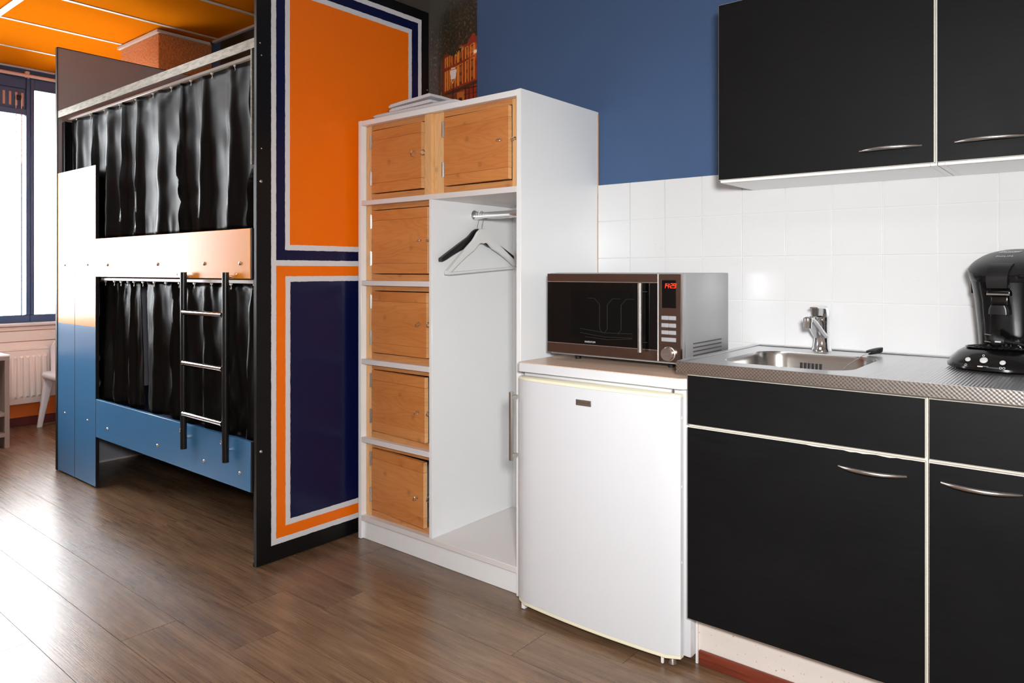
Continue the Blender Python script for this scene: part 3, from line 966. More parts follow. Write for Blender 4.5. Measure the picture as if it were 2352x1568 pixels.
# ladder hooked on the lower boards
ld = thing('bunk_ladder', (-2.92, 1.52, 0.36), 'short black ladder with chrome rungs bolted to the bunk boards', 'ladder')
LY = 1.520
lx0, lx1 = -3.098, -2.748
for x in (lx0, lx1):
    bm = bmesh.new(); tube(bm, [(x, LY, 0.372), (x, LY, 1.1395)], 0.0135, 16)
    rl = done('rail', bm, 'ladder_black', ld, smooth=50)
    for z in (1.122, 0.420):
        bm = bmesh.new()
        xx = x - 0.011
        tube(bm, [(xx + 0.011, LY + 0.013, z), (xx + 0.011, 1.5449, z)], 0.006, 8)
        if z < 1: lathe(bm, [(0.008, 0.0), (0.008, -0.003), (0.003, -0.005)], (x - 0.076, 1.5449, z + 0.017), 'y', 12)
        done('bolt', bm, 'chrome', rl, smooth=50)
for z in (0.967, 0.748, 0.527):
    bm = bmesh.new(); tube(bm, [(lx0 + 0.0125, LY - 0.004, z), (lx1 - 0.0125, LY - 0.004, z)], 0.0105, 16)
    tube(bm, [(lx0 + 0.012, LY - 0.004, z), (lx0 + 0.016, LY - 0.004, z)], 0.0125, 16)
    tube(bm, [(lx1 - 0.016, LY - 0.004, z), (lx1 - 0.012, LY - 0.004, z)], 0.0125, 16)
    done('rung', bm, 'chrome', ld, smooth=50)

# ------------------------------------------------------------------ locker wardrobe
LF = 1.977; LB = 2.480; x0, x1 = -2.478, -1.584; TH = 0.018; LT = 1.787
lk = thing('locker_wardrobe', ((x0 + x1) / 2, 2.22, 0), 'white wardrobe with six pine locker doors and an open hanging space', 'wardrobe')
bx('side_panel', x0, x0 + TH, LF, LB, 0.0, LT, ['white_lam'], lk, bev=0.0008)
bx('side_panel', x1 - 0.020, x1, LF, LB, 0.0, LT, ['white_lam'], lk, bev=0.0008)
xi0, xi1 = x0 + TH + 0.0002, x1 - 0.0202
bx('top_panel', xi0, xi1, LF + 0.001, LB, LT - 0.0225, LT - 0.001, 'white_lam', lk, bev=0.0008)
XD = -2.045
tops = [1.445, 1.104, 0.769, 0.435, 0.100]
bx('shelf', xi0, xi1, LF + 0.001, LB - 0.006, 1.4245, 1.445, 'white_edge', lk, bev=0.0008)
for z in tops[1:4]:
    bx('shelf', xi0, XD - 0.0002, LF + 0.001, LB - 0.006, z - 0.021, z, 'white_edge', lk, bev=0.0008)
bx('bottom_panel', xi0, xi1, LF + 0.001, LB - 0.006, 0.079, 0.100, 'white_edge', lk, bev=0.0008)
bx('divider', XD, XD + 0.016, LF + 0.0005, LB - 0.006, 0.1002, 1.4243, 'white_lam', lk, bev=0.0008)
bx('back_panel', xi0, xi1, LB - 0.0055, LB - 0.001, 0.08, LT - 0.024, 'white_lam', lk)
bx('plinth', xi0, xi1, LF + 0.014, LF + 0.030, 0.0, 0.0785, 'white_lam', lk)
bx('shadow_gap_strip', x1 + 0.0002, x1 + 0.0016, LB - 0.008, LB - 0.001, 0.84, LT - 0.01, 'pine_frame', lk)  # brown strip painting the shadow gap between wardrobe and wall
# clothes rail
bm = bmesh.new()
loft(bm, [[(x, 2.222 + 0.0075 * math.cos(a), 1.372 + 0.015 * math.sin(a)) for a in [2 * PI * k / 16 for k in range(16)]] for x in (XD + 0.0165, xi1 - 0.0005)])
hr = done('clothes_rail', bm, 'chrome', lk, smooth=50)
bm = bmesh.new(); lathe(bm, [(0.02, 0.0), (0.02, 0.003), (0.013, 0.004)], (XD + 0.0162, 2.222, 1.377), 'x', 16)
done('flange', bm, 'screw', hr, smooth=50)

PY = 2.004        # front of the pine frames
def cell(cx0, cx1, z0, z1, ang, sl, sr, name_label, eye_turn=0, zeye=0.5):
    """pine frame filling a cell, with a hinged door; sl/sr stile widths"""
    fb = 0.026; ft = 0.020; D = 0.05
    a, b = cx0 + 0.0006, cx1 - 0.0006; z0 += 0.0004; z1 -= 0.0004
    bx('frame_stile', a, a + sl, PY, PY + D, z0, z1, 'pine_frame', lk, bev=0.001)
    bx('frame_stile', b - sr, b, PY, PY + D, z0, z1, 'pine_frame', lk, bev=0.001)
    bx('frame_rail', a + sl + 0.0002, b - sr - 0.0002, PY + 0.001, PY + D, z0, z0 + fb, 'pine_rail', lk)
    bx('frame_rail', a + sl + 0.0002, b - sr - 0.0002, PY + 0.001, PY + D, z1 - ft, z1, 'pine_rail', lk)
    dw = (b - sr - 0.004) - (a + sl + 0.002); dz0, dz1 = z0 + fb + 0.004, z1 - ft - 0.004
    H = dz1 - dz0
    hx, hy = a + sl + 0.002, PY - 0.002
    # door in its own frame: origin at the hinge edge, bottom
    T = 0.019
    bat = 0.16 * H
    bm = bmesh.new()
    fs = box(bm, 0, dw, 0, T, bat, H - bat)
    for f in bm.faces:
        if f.calc_center_median().x > dw - 1e-5: f.material_index = 1
    me = bpy.data.meshes.new('door'); bmesh.ops.recalc_face_normals(bm, faces=bm.faces); bm.to_mesh(me); bm.free()
    d = link('door', me, ['pine_door', 'pine_end'], lk, Vector((hx, hy, dz0)) - lk.location, (0, 0, -R(ang)))
    d['label'] = name_label
    for q0, q1 in ((0, bat - 0.0006), (H - bat + 0.0006, H)):
        bm = bmesh.new(); box(bm, 0.0, dw, 0.0003, T, q0, q1, 0.0006)
        for f in bm.faces:
            if f.calc_center_median().x > dw - 1e-4: f.material_index = 1
        done('batten', bm, ['pine_door', 'pine_end'], d, local=True)
    for zq in (0.24, 0.83):
        bm = bmesh.new(); zc = zq * H
        tube(bm, [(-0.001, -0.0035, zc - 0.03), (-0.001, -0.0035, zc + 0.03)], 0.0042, 10)
        box(bm, -0.009, -0.001, -0.0028, -0.0010, zc - 0.029, zc + 0.029)
        box(bm, 0.0, 0.007, -0.0025, -0.0006, zc - 0.029, zc + 0.029)
        done('hinge', bm, 'screw', d, local=True, smooth=50)
    def eye(x, y, z, par, local, tilt):
        bm = bmesh.new()
        pts = [(x + 0.0105 * math.cos(q) * math.cos(tilt), y - 0.0165 + 0.0105 * math.sin(q), z + 0.0105 * math.cos(q) * math.sin(tilt)) for q in [2 * PI * k / 14 for k in range(14)]]
        tube(bm, pts, 0.0022, 6, closed=True)
        tube(bm, [(x, y - 0.006, z), (x, y + 0.0005, z)], 0.0019, 6)
        done('eye_screw', bm, 'chrome', par, local=local, smooth=50)
    eye(dw - 0.03, 0.0, H * zeye, d, True, eye_turn)
    eye(b - sr * 0.5, PY - 0.0006, dz0 + H * zeye, lk, False, eye_turn + 0.35)
    return d
cell(xi0, -2.082, 1.445, LT - 0.0227, 2.0, 0.036, 0.016, 'pine door of the top left locker', 1.1, 0.53)
bx('centre_post', -2.0815, -2.042, LF + 0.012, 2.05, 1.4454, LT - 0.0231, 'pine_frame', lk, bev=0.001)
cell(-2.0412, xi1, 1.445, LT - 0.0227, 2.6, 0.050, 0.040, 'pine door of the top right locker', 0.1, 0.53)
cell(xi0, XD, 1.104, 1.4243, 1.4, 0.036, 0.022, 'pine door of the second locker from the top', 0.2, 0.50)
cell(xi0, XD, 0.769, 1.0828, 2.2, 0.036, 0.022, 'pine door of the third locker from the top', 0.9, 0.52)
cell(xi0, XD, 0.435, 0.7478, 3.6, 0.036, 0.022, 'pine door of the fourth locker from the top', 1.0, 0.46)
cell(xi0, XD, 0.100, 0.4138, 4.6, 0.036, 0.022, 'pine door of the lowest locker', 1.1, 0.45)

# folded sheets on top
def folded(name, cx, cy, wx, wy, z, layers, th, mat, label, rz, lift=0.0):
    o = thing(name, (cx, cy, z), label, 'linen', 'folded white sheets on the wardrobe', rz)
    rnd = random.Random(int(wx * 1000))
    for k in range(layers):
        bm = bmesh.new()
        hx, hy = wx / 2 - 0.004 * rnd.random(), wy / 2 - 0.004 * rnd.random()
        n = 22
        loops = []
        zb = k * th
        for i in range(n + 1):
            x = -hx + 2 * hx * i / n
            e = min(1.0, (hx - abs(x)) / 0.012 + 0.25)
            zz = zb + 0.002 * noise.noise(Vector((x * 12, k, 2.0))) * (k > 0) + lift * (0.5 + x / (2 * hx)) * (k + 1) / layers
            t_ = th * (0.55 + 0.45 * e) * 0.96
            base = max(zz, 0.0004) if k == 0 else zz
            loops.append([(x, -hy + 0.003, base + t_ * .1), (x, -hy, base + t_ * .5), (x, -hy + 0.003, base + t_ * .9), (x, -hy * .4, base + t_ + 0.0008), (x, hy * .4, base + t_), (x, hy - .003, base + t_ * .9), (x, hy, base + t_ * .5), (x, hy - .003, base + t_ * .1)])
        loft(bm, loops)
        done('fold', bm, mat, o, local=True, smooth=60)
    return o
folded('folded_sheet', -2.165, 2.118, 0.48, 0.25, LT + 0.0006, 2, 0.010, 'sheet_plain', 'flat white folded sheet lying on the wardrobe top', R(0))
folded('folded_sheet', -2.195, 2.122, 0.25, 0.23, LT + 0.022, 2, 0.0165, 'sheet', 'striped white folded sheet lying on the other sheet', R(1), 0.014)

# hangers, hanging across the clothes rail (their plane runs front to back)
def hanger(name, x, mat, label, bar, half, apex, tipz, roll, yaw):
    o = thing(name, (x, 2.222, 1.372), label, 'clothes hanger', 'hangers on the clothes rail', yaw)
    bm = bmesh.new()
    # outline in (y, z) local to the rail, symmetric shoulders
    n = 14
    up_, lo_ = [], []
    for k in range(n + 1):
        s = k / n
        y = half * s
        drop = (apex - tipz)
        zc = -0.053 - drop * (0.12 * min(s * 4, 1) ** 2 + 0.88 * max(0, (s - 0.10) / 0.9) ** 1.05)
        wd = (0.040 * (1 - s) ** 2 + 0.021) if s < 0.9 else 0.021 - 0.06 * (s - 0.9)
        th = 0.0055 + 0.004 * s
        up_.append((y, zc, wd, th))
    for sgn in (-1, 1):
        loops = []
        for (y, z, wd, th) in up_:
            yy = sgn * y
            loops.append([(-th, yy, z - wd), (th, yy, z - wd), (th * 1.1, yy, z - wd * .5), (th, yy, z - 0.001), (0, yy, z + 0.001), (-th, yy, z - 0.001), (-th * 1.1, yy, z - wd * .5)])
        loft(bm, loops)
    bmesh.ops.rotate(bm, verts=bm.verts, cent=(0, 0, 0), matrix=Matrix.Rotation(roll, 3, 'X'))
    done('shoulders', bm, mat, o, local=True, smooth=50)
    bm = bmesh.new()
    hk = [(0, 0, -0.054), (0, 0.0, -0.034)] + [(0, 0.0195 * math.sin(a) * 1.0 - 0.0, -0.0035 + 0.0215 * -math.cos(a)) for a in [R(35 + q * 17) for q in range(14)]]
    hk = [(0, 0, -0.056), (0, 0, -0.040), (0, 0.006, -0.026)] + [(0, 0.0135 * math.sin(a), 0.003 + 0.0155 * -math.cos(a)) for a in [R(60 + q * 18) for q in range(12)]]
    tube(bm, hk, 0.0017, 8)
    bmesh.ops.rotate(bm, verts=bm.verts, cent=(0, 0, 0), matrix=Matrix.Rotation(roll, 3, 'X'))
    done('hook', bm, 'chrome', o, local=True, smooth=50)
    if bar:
        bm = bmesh.new()
        zt = -0.053 - (apex - tipz) - 0.012
        tube(bm, [(0, -half * 0.93, zt), (0, half * 0.93, zt)], 0.006, 10)
        bmesh.ops.rotate(bm, verts=bm.verts, cent=(0, 0, 0), matrix=Matrix.Rotation(roll, 3, 'X'))
        done('trouser_bar', bm, mat, o, local=True, smooth=50)
    return o
hanger('clothes_hanger', -1.986, 'hanger_white', 'white wooden clothes hanger with a trouser bar', True, 0.222, 0.18, 0.02, R(3.5), R(0))
hanger('clothes_hanger', -2.0115, 'hanger_black', 'black clothes hanger behind the white one', False, 0.222, 0.135, 0.02, R(2), R(0))

# ------------------------------------------------------------------ fridge
FX0, FX1 = -1.548, -0.925
fg = thing('fridge', (-1.236, 2.15, 0), 'small white fridge with a wood print top beside the wardrobe', 'fridge')
bx('body', FX0 + 0.004, FX1 - 0.002, 1.945, 2.45, 0.022, 0.8045, 'white_enamel', fg, bev=0.006, seg=2)
bm = bmesh.new()
TY = 1.905
lp = rrect(FX0 - 0.001, FX1, TY, 2.455, 0.022, 6)
loft(bm, [[(x, y, z) for x, y in lp] for z in (0.806, 0.8345)])
done('top_rim', bm, 'white_enamel', fg, smooth=40)
bm = bmesh.new(); lp = rrect(FX0 + 0.0015, FX1 - 0.003, TY + 0.003, 2.452, 0.020, 6)
loft(bm, [[(x, y, z) for x, y in lp] for z in (0.8346, 0.8364)])
done('top_board', bm, 'beech', fg, smooth=40)
# bowed door
def doorloop(z, inset=0.0, xr=-0.947, xl=FX0 + 0.002, back=1.940, bow=0.016):
    out = []
    n = 16
    for k in range(n + 1):
        s = -1 + 2 * k / n
        x = (xl + xr) / 2 + s * ((xr - xl) / 2 - inset)
        e = min(1, (1 - abs(s)) / 0.045)
        y = 1.904 - bow * (1 - s * s) + inset + 0.016 * (1 - math.sqrt(max(0, 1 - (1 - e) ** 2)))
        out.append((x, y, z))
    out += [(xr - inset, back, z), (xl + inset, back, z)]
    return out
bm = bmesh.new(); loft(bm, [doorloop(0.034), doorloop(0.7775)])
dr = done('door', bm, 'white_enamel', fg, smooth=40)
bm = bmesh.new(); loft(bm, [doorloop(0.778), doorloop(0.786), doorloop(0.7885, 0.004)])
done('top_trim', bm, 'cream_trim', dr, smooth=40)
bm = bmesh.new(); loft(bm, [doorloop(0.021, 0.003), doorloop(0.024), doorloop(0.0335)])
done('bottom_trim', bm, 'cream_trim', dr, smooth=40)
bx('gasket', FX0 + 0.01, -0.955, 1.9402, 1.9448, 0.035, 0.785, 'gasket', dr)
for z in (0.30, 0.52, 0.72):
    bm = bmesh.new(); lathe(bm, [(0.0045, -0.0002), (0.004, 0.0012), (0.001, 0.0018)], (-0.947, 1.930, z), 'x', 10)
    done('cap', bm, 'white_enamel', dr, smooth=50)
# badge
bd_y = 1.904 - 0.016 * 0.985
bg_ = bx('badge', -1.289, -1.233, bd_y - 0.0030, bd_y + 0.004, 0.7235, 0.7415, 'badge', dr, bev=0.0006)
text('lettering', 'INVENTUM', 0.0105, 'badge_text', bg_, (0, -0.0038, 0), FRONT, sx=0.86, label='INVENTUM lettering')
# bar handle at the left edge
bm = bmesh.new(); tube(bm, [(FX0 - 0.010, 1.893, 0.503), (FX0 - 0.010, 1.893, 0.735)], 0.0085, 14)
hd = done('handle', bm, 'brushed', dr, smooth=50)
for z in (0.52, 0.718):
    bx('handle_mount', FX0 - 0.010, FX0 + 0.0045, 1.889, 1.913, z - 0.006, z + 0.006, 'gasket', hd, bev=0.001)
bx('foot', FX0 + 0.015, FX0 + 0.03, 1.915, 1.935, 0.0, 0.0208, 'white_plastic', fg, bev=0.002)
for x in (-0.975,):
    bm = bmesh.new(); lathe(bm, [(0.011, 0.0), (0.014, 0.004), (0.012, 0.010), (0.007, 0.0205)], (x, 1.925, 0.0), 'z', 14)
    done('foot', bm, 'badge', fg, smooth=50)
    bm = bmesh.new(); lathe(bm, [(0.004, 0.004), (0.005, 0.006), (0.005, 0.0205)], (x - 0.022, 1.905, 0.0), 'z', 10)
    done('hinge_pin', bm, 'white_plastic', fg, smooth=50)
for x in (FX0 + 0.03, FX1 - 0.03):
    bm = bmesh.new(); lathe(bm, [(0.014, 0.0), (0.014, 0.0215)], (x, 2.40, 0.0), 'z', 12)
    done('foot', bm, 'rubber', fg, smooth=50)
bm = bmesh.new(); tube(bm, [(-0.972, 1.925, 0.788), (-0.972, 1.925, 0.8055)], 0.0045, 10)
done('hinge_post', bm, 'chrome', fg, smooth=50)

# ------------------------------------------------------------------ microwave
mx0, mx1, my, mb, mz0, mz1 = -1.507, -1.001, 2.040, 2.395, 0.862, 1.139
mw = thing('microwave', ((mx0 + mx1) / 2, 2.2, 0.8366), 'silver microwave with black glass door showing 14:29 on the fridge', 'microwave')
bx('casing', mx0 + 0.002, mx1 - 0.001, my + 0.028, mb, mz0 + 0.002, mz1, 'mw_silver', mw, bev=0.003, seg=2)
fa = bx('front_bezel', mx0, mx1, my + 0.004, my + 0.0275, mz0, mz1 - 0.001, 'mw_silver', mw, bev=0.003, seg=2)
bx('bottom_lip', mx0, mx1 - 0.002, my + 0.012, my + 0.04, mz0 - 0.006, mz0 - 0.0002, 'mw_silver', mw, bev=0.002)
XS = -1.079
# door: glass and strips
bm = bmesh.new()
box(bm, mx0, XS, my - 0.010, my + 0.0035, mz0 + 0.036, mz1 - 0.029, 0.001)
md = done('door', bm, 'mw_black', mw, smooth=30)
bx('bronze_strip', mx0, XS, my - 0.0105, my + 0.0035, mz1 - 0.0285, mz1 - 0.003, 'mw_bronze', md, bev=0.0008)
bx('bronze_strip', mx0, XS, my - 0.0105, my + 0.0035, mz0 + 0.003, mz0 + 0.0355, 'mw_bronze', md, bev=0.0008)
bx('edge_line', mx0, XS, my - 0.0112, my - 0.0102, mz1 - 0.0312, mz1 - 0.0288, 'chrome', md)
bx('edge_line', mx0, XS, my - 0.0112, my - 0.0102, mz0 + 0.0352, mz0 + 0.0372, 'chrome', md)
bx('edge_trim', XS + 0.0003, XS + 0.0034, my - 0.0115, my + 0.0035, mz0 + 0.003, mz1 - 0.003, 'button_grey', md)
# window area behind the glass: faint oven interior
win = plain('oven_window_mesh', lin(8, 8, 9), 0.3, spec=0.2)
bx('window_screen', mx0 + 0.10, XS - 0.085, my - 0.0106, my - 0.0101, mz0 + 0.066, mz1 - 0.06, win, md)
def arcs(cx, cz, flip):
    bm = bmesh.new()
    pts = [(cx + flip * 0.05, my - 0.0109, cz + 0.055), (cx + flip * 0.02, my - 0.0109, cz + 0.055), (cx, my - 0.0109, cz + 0.035), (cx, my - 0.0109, cz - 0.045), (cx - flip * 0.012, my - 0.0109, cz - 0.06)]
    tube(bm, pts, 0.0006, 5)
    return done('oven_rack_line', bm, dimm, md)
dimm = plain('dim_oven_rack', lin(50, 50, 52), 0.4)
arcs(-1.262, 1.0, 1); arcs(-1.292, 1.0, -1); arcs(-1.21, 1.0, 1); 
for k, (xa, xb, za, zb_) in enumerate(((-1.37, -1.17, 0.938, 0.930), (-1.37, -1.17, 0.952, 0.944), (-1.35, -1.17, 0.925, 0.927))):
    bm = bmesh.new(); tube(bm, [(xa, my - 0.0109, za), ((xa + xb) / 2, my - 0.0109, (za + zb_) / 2 - 0.006), (xb, my - 0.0109, zb_)], 0.0006, 5)
    done('oven_rack_line', bm, dimm, md)
text('lettering', 'INVENTUM', 0.0085, 'print_grey', md, Vector((-1.330, my - 0.0103, mz0 + 0.046)) - wl(md), FRONT, sx=1.0, label='INVENTUM lettering')
bm = bmesh.new(); hxx = -1.128
tube(bm, [(hxx, my - 0.034, 0.890), (hxx, my - 0.034, 1.107)], 0.0072, 14)
mh = done('handle', bm, 'brushed', md, smooth=50)
for z in (0.918, 1.079):
    bm = bmesh.new(); tube(bm, [(hxx, my - 0.034, z), (hxx, my - 0.0098, z)], 0.0035, 10)
    done('handle_mount', bm, 'chrome', mh, smooth=50)
# control panel
cp = bx('control_panel', XS + 0.0035, mx1, my - 0.0105, my + 0.0035, mz0 + 0.003, mz1 - 0.003, 'mw_bronze', mw, bev=0.0008)
dsp = bx('display', -1.064, -1.016, my - 0.0118, my - 0.0104, 1.031, 1.117, 'mw_black', cp, bev=0.0004)
bx('display_edge', -1.0650, -1.0642, my - 0.0120, my - 0.0104, 1.031, 1.117, 'chrome', cp)
SEG = {'1': 'bc', '4': 'fgbc', '2': 'abged', '9': 'abcdfg'}
def digit(ch, x, z):
    """seven-segment figure, slanted, as one small lit mark"""
    bm = bmesh.new(); w_, h_, q = 0.0064, 0.0128, 0.0010
    S_ = {'a': (0, h_, w_, h_), 'g': (0, h_ / 2, w_, h_ / 2), 'd': (0, 0, w_, 0), 'f': (0, h_ / 2, 0, h_), 'b': (w_, h_ / 2, w_, h_), 'e': (0, 0, 0, h_ / 2), 'c': (w_, 0, w_, h_ / 2)}
    for k in SEG[ch]:
        a, b, c_, d_ = S_[k]
        box(bm, a - q, c_ + q, my - 0.0123, my - 0.0119, b - q, d_ + q)
    for v in bm.verts: v.co.x += v.co.z * 0.16
    bmesh.ops.translate(bm, verts=bm.verts, vec=(x, 0, z))
    done('clock_digit', bm, 'led', dsp)['label'] = 'red digit of the time 14:29'
for ch_, x_ in (('1', -1.0585), ('4', -1.0480), ('2', -1.0345), ('9', -1.0240)): digit(ch_, x_, 1.0935)
bm = bmesh.new()
for z in (1.0972, 1.1030): box(bm, -1.0382, -1.0362, my - 0.0123, my - 0.0119, z - 0.001, z + 0.001)
done('clock_colon', bm, 'led', dsp)
for z, two in ((1.0005, 1), (0.9775, 1), (0.9555, 1), (0.9335, 0)):
    if two:
        bx('button', -1.0650, -1.0405, my - 0.0135, my - 0.0104, z - 0.0063, z + 0.0063, 'mw_button', cp, bev=0.001)
        bx('button', -1.0400, -1.0155, my - 0.0135, my - 0.0104, z - 0.0063, z + 0.0063, 'mw_button', cp, bev=0.001)
    else:
        bx('button', -1.0650, -1.0155, my - 0.0135, my - 0.0104, z - 0.0063, z + 0.0063, 'mw_button', cp, bev=0.001)
bm = bmesh.new(); lathe(bm, [(0.0225, 0.0001), (0.0225, -0.002), (0.0205, -0.003), (0.0195, -0.0165), (0.018, -0.0180), (0.001, -0.0175)], (-1.0405, my - 0.0105, 0.8895), 'y', 28)
kn = done('knob', bm, 'brushed', cp, smooth=40)
bx('knob_mark', -1.0555, -1.0255, my - 0.0288, my - 0.0281, 0.8888, 0.8902, 'chrome', kn)
# vents on the right side
for k in range(4):
    z = 0.902 - 0.0125 * k + 0.012
    bx('vent_slot', mx1 - 0.0012, mx1 - 0.0004, 2.118, 2.335, z, z + 0.0042, 'mw_slot', mw)
bm = bmesh.new(); lathe(bm, [(0.0035, -0.001), (0.003, 0.001), (0.001, 0.0015)], (mx1 - 0.001, 2.20, 0.8655), 'x', 10)
done('case_screw', bm, 'screw', mw, smooth=50)
for x in (-1.435, -1.075):
    for y in (2.115, 2.35):
        bm = bmesh.new(); lathe(bm, [(0.010, 0.8366), (0.0115, 0.846), (0.0115, 0.8555)], (x, y, 0), 'z', 14)
        done('foot', bm, 'rubber', mw, smooth=50)

# ------------------------------------------------------------------ base cabinets
KX = -0.919; DY = 1.900; CW = 0.600
def front(bm, x0, x1, z0, z1, y=DY, t=0.017):
    for f in box(bm, x0, x1, y, y + t, z0, z1, 0.0008):
        pass
    for f in bm.faces:
        if f.normal.length == 0: f.normal_update()
        f.material_index = 0 if abs(f.calc_center_median().y - y) < 1e-5 else 1
def bowhandle(bm, xa, xb, y, z, out=0.026, r=0.0055):
    n = 16
    pts = []; rs = []
    for k in range(n + 1):
        s = -1 + 2 * k / n
        pts.append((xa + (xb - xa) * k / n, y - out * (1 - s * s) + 0.001, z))
        rs.append(r * (0.62 + 0.38 * (1 - s ** 4)))
    tube(bm, pts, rs, 12)
def base_unit(x0, label, hA, hB):
    x1 = x0 + CW
    o = thing('base_cabinet', (x0 + CW / 2, 2.2, 0), label, 'cabinet', 'black kitchen base cabinets')
    bm = bmesh.new()
    ya = DY + 0.0178
    box(bm, x0, x0 + 0.016, ya, WY - 0.008, 0.155, 0.857)
    box(bm, x1 - 0.016, x1, ya, WY - 0.008, 0.155, 0.857)
    box(bm, x0 + 0.016, x1 - 0.016, ya, WY - 0.008, 0.155, 0.171)
    box(bm, x0 + 0.016, x1 - 0.016, WY - 0.014, WY - 0.008, 0.171, 0.857)
    box(bm, x0 + 0.016, x1 - 0.016, ya, ya + 0.016, 0.698, 0.716)
    box(bm, x0 + 0.016, x1 - 0.016, ya, ya + 0.016, 0.842, 0.857)
    done('carcass', bm, 'cream_lam', o)
    bm = bmesh.new(); front(bm, x0 + 0.0025, x1 - 0.0025, 0.7115, 0.851)
    dw = done('drawer_front', bm, ['black_lam', 'cream_lam'], o)
    bm = bmesh.new(); front(bm, x0 + 0.0025, x1 - 0.0025, 0.160, 0.7045)
    d = done('door', bm, ['black_lam', 'cream_lam'], o)
    # worn cream edge along the top of the door
    bm = bmesh.new()
    rnd = random.Random(int(x0 * 1000))
    pts = []
    for k in range(41):
        s = k / 40
        wear = 0.0012 + (0.0026 * rnd.random() if 0.55 < s < 0.97 else 0.0004)
        pts.append((x0 + 0.0025 + (CW - 0.005) * s, wear))
    a = [bm.verts.new((x, DY - 0.0003, 0.7046)) for x, _ in pts]
    b = [bm.verts.new((x, DY - 0.0003, 0.7046 - q)) for x, q in pts]
    a2 = [bm.verts.new((x, DY + 0.001, 0.7046)) for x, _ in pts]
    for k in range(40):
        bm.faces.new([a[k], a[k + 1], b[k + 1], b[k]]); bm.faces.new([a2[k], a2[k + 1], a[k + 1], a[k]])
    done('worn_edge', bm, 'cream_lam', d)
    bm = bmesh.new(); bowhandle(bm, hA, hB, DY, 0.662)
    done('handle', bm, 'brushed', d, smooth=60)
    return o
base_unit(KX, 'black base cabinet under the sink next to the fridge', -0.511, -0.361)
base_unit(KX + CW + 0.002, 'black base cabinet right of the sink cabinet', -0.289, -0.138)
pk = thing('cabinet_plinth', (0.2, 1.985, 0), 'speckled cream plinth under the base cabinets', 'plinth')
bx('plinth_board', -0.918, XR - 0.002, 1.978, 1.990, 0.0, 0.1545, 'plinth', pk)
bx('plinth_end', -0.925, -0.9182, 1.972, 2.30, 0.0, 0.1545, 'white_edge', pk)
tag(bx('baseboard_kitchen', -0.914, XR - 0.002, 1.967, 1.9778, 0.0, 0.043, 'red_wood', bev=0.003, seg=2), 'reddish brown baseboard strip along the kitchen plinth', 'baseboard', kind='structure')

# ------------------------------------------------------------------ steel worktop with sink
CT = 0.889; CB = 0.858; WX0, WX1 = -0.942, XR - 0.01; WYF = 1.885; WYB = WY - 0.0095
wt = thing('worktop', (-0.3, 2.2, CB), 'stainless steel worktop with a sunken sink bowl and pressed front edge', 'worktop')
hx0, hx1, hy0, hy1 = -0.856, -0.503, 1.958, 2.332
inner = rrect(hx0, hx1, hy0, hy1, 0.075, 8)
bm = bmesh.new()
cx_, cy_ = (hx0 + hx1) / 2, (hy0 + hy1) / 2
RX = -0.455
def outer_pt(p):
    dx, dy = p[0] - cx_, p[1] - cy_
    ts = []
    if dx > 1e-9: ts.append((RX - cx_) / dx)
    if dx < -1e-9: ts.append((WX0 - cx_) / dx)
    if dy > 1e-9: ts.append((WYB - cy_) / dy)
    if dy < -1e-9: ts.append((WYF - cy_) / dy)
    t_ = min(ts)
    return (cx_ + dx * t_, cy_ + dy * t_)
outer = [outer_pt(p) for p in inner]
for corner in ((RX, WYB), (WX0, WYB), (WX0, WYF), (RX, WYF)):
    k = min(range(len(outer)), key=lambda q: (outer[q][0] - corner[0]) ** 2 + (outer[q][1] - corner[1]) ** 2)
    outer[k] = corner
vi = [bm.verts.new((x, y, CT)) for x, y in inner]
vr = [bm.verts.new((cx_ + (x - cx_) * 1.035, cy_ + (y - cy_) * 1.035, CT)) for x, y in inner]
vo = [bm.verts.new((x, y, CT)) for x, y in outer]
n = len(vi)
for k in range(n):
    bm.faces.new([vi[k], vi[(k + 1) % n], vr[(k + 1) % n], vr[k]])
    bm.faces.new([vr[k], vr[(k + 1) % n], vo[(k + 1) % n], vo[k]])
done('sink_surround', bm, 'steel', wt)
bx('drain_board', RX, WX1, WYF, WYB, CT - 0.0006, CT, 'steel_rib', wt)
bx('worktop_core', WX0, hx0 - 0.012, WYF + 0.001, WYB, CB, CT - 0.0008, 'steel', wt)
bx('worktop_core', hx1 + 0.012, WX1, WYF + 0.001, WYB, CB, CT - 0.0008, 'steel', wt)
bx('worktop_core', hx0 - 0.0118, hx1 + 0.0118, WYF + 0.001, hy0 - 0.012, CB, CT - 0.0008, 'steel', wt)
bx('worktop_core', hx0 - 0.0118, hx1 + 0.0118, hy1 + 0.012, WYB, CB, CT - 0.0008, 'steel', wt)
bx('front_edge', WX0 - 0.0008, WX1, WYF - 0.0012, WYF + 0.0008, CB, CT - 0.0002, 'steel_edge', wt)
bx('raised_edge', WX0, WX0 + 0.022, WYF + 0.002, WYB, CT + 0.0001, CT + 0.0026, 'steel', wt, bev=0.001)
bx('raised_edge', WX0 + 0.023, WX1, WYB - 0.016, WYB, CT + 0.0001, CT + 0.004, 'steel', wt, bev=0.0015)
bm = bmesh.new()
def sc(s, z): return [(cx_ + (x - cx_) * s, cy_ + (y - cy_) * s, z) for x, y in inner]
rs = loft(bm, [sc(1.0, CT), sc(0.992, CT - 0.004), sc(0.975, CT - 0.02), sc(0.945, CT - 0.12), sc(0.915, CT - 0.14), sc(0.80, CT - 0.148), sc(0.15, CT - 0.152)], cap=False)
bm.faces.new(rs[-1])
sk = done('sink_bowl', bm, 'steel_basin', wt, smooth=70)
for k in range(6):
    x = -0.735 + 0.0115 * k
    bx('overflow_slot', x - 0.003, x + 0.003, hy1 - 0.0125, hy1 - 0.0100, CT - 0.058, CT - 0.030, 'tap_dark', sk)
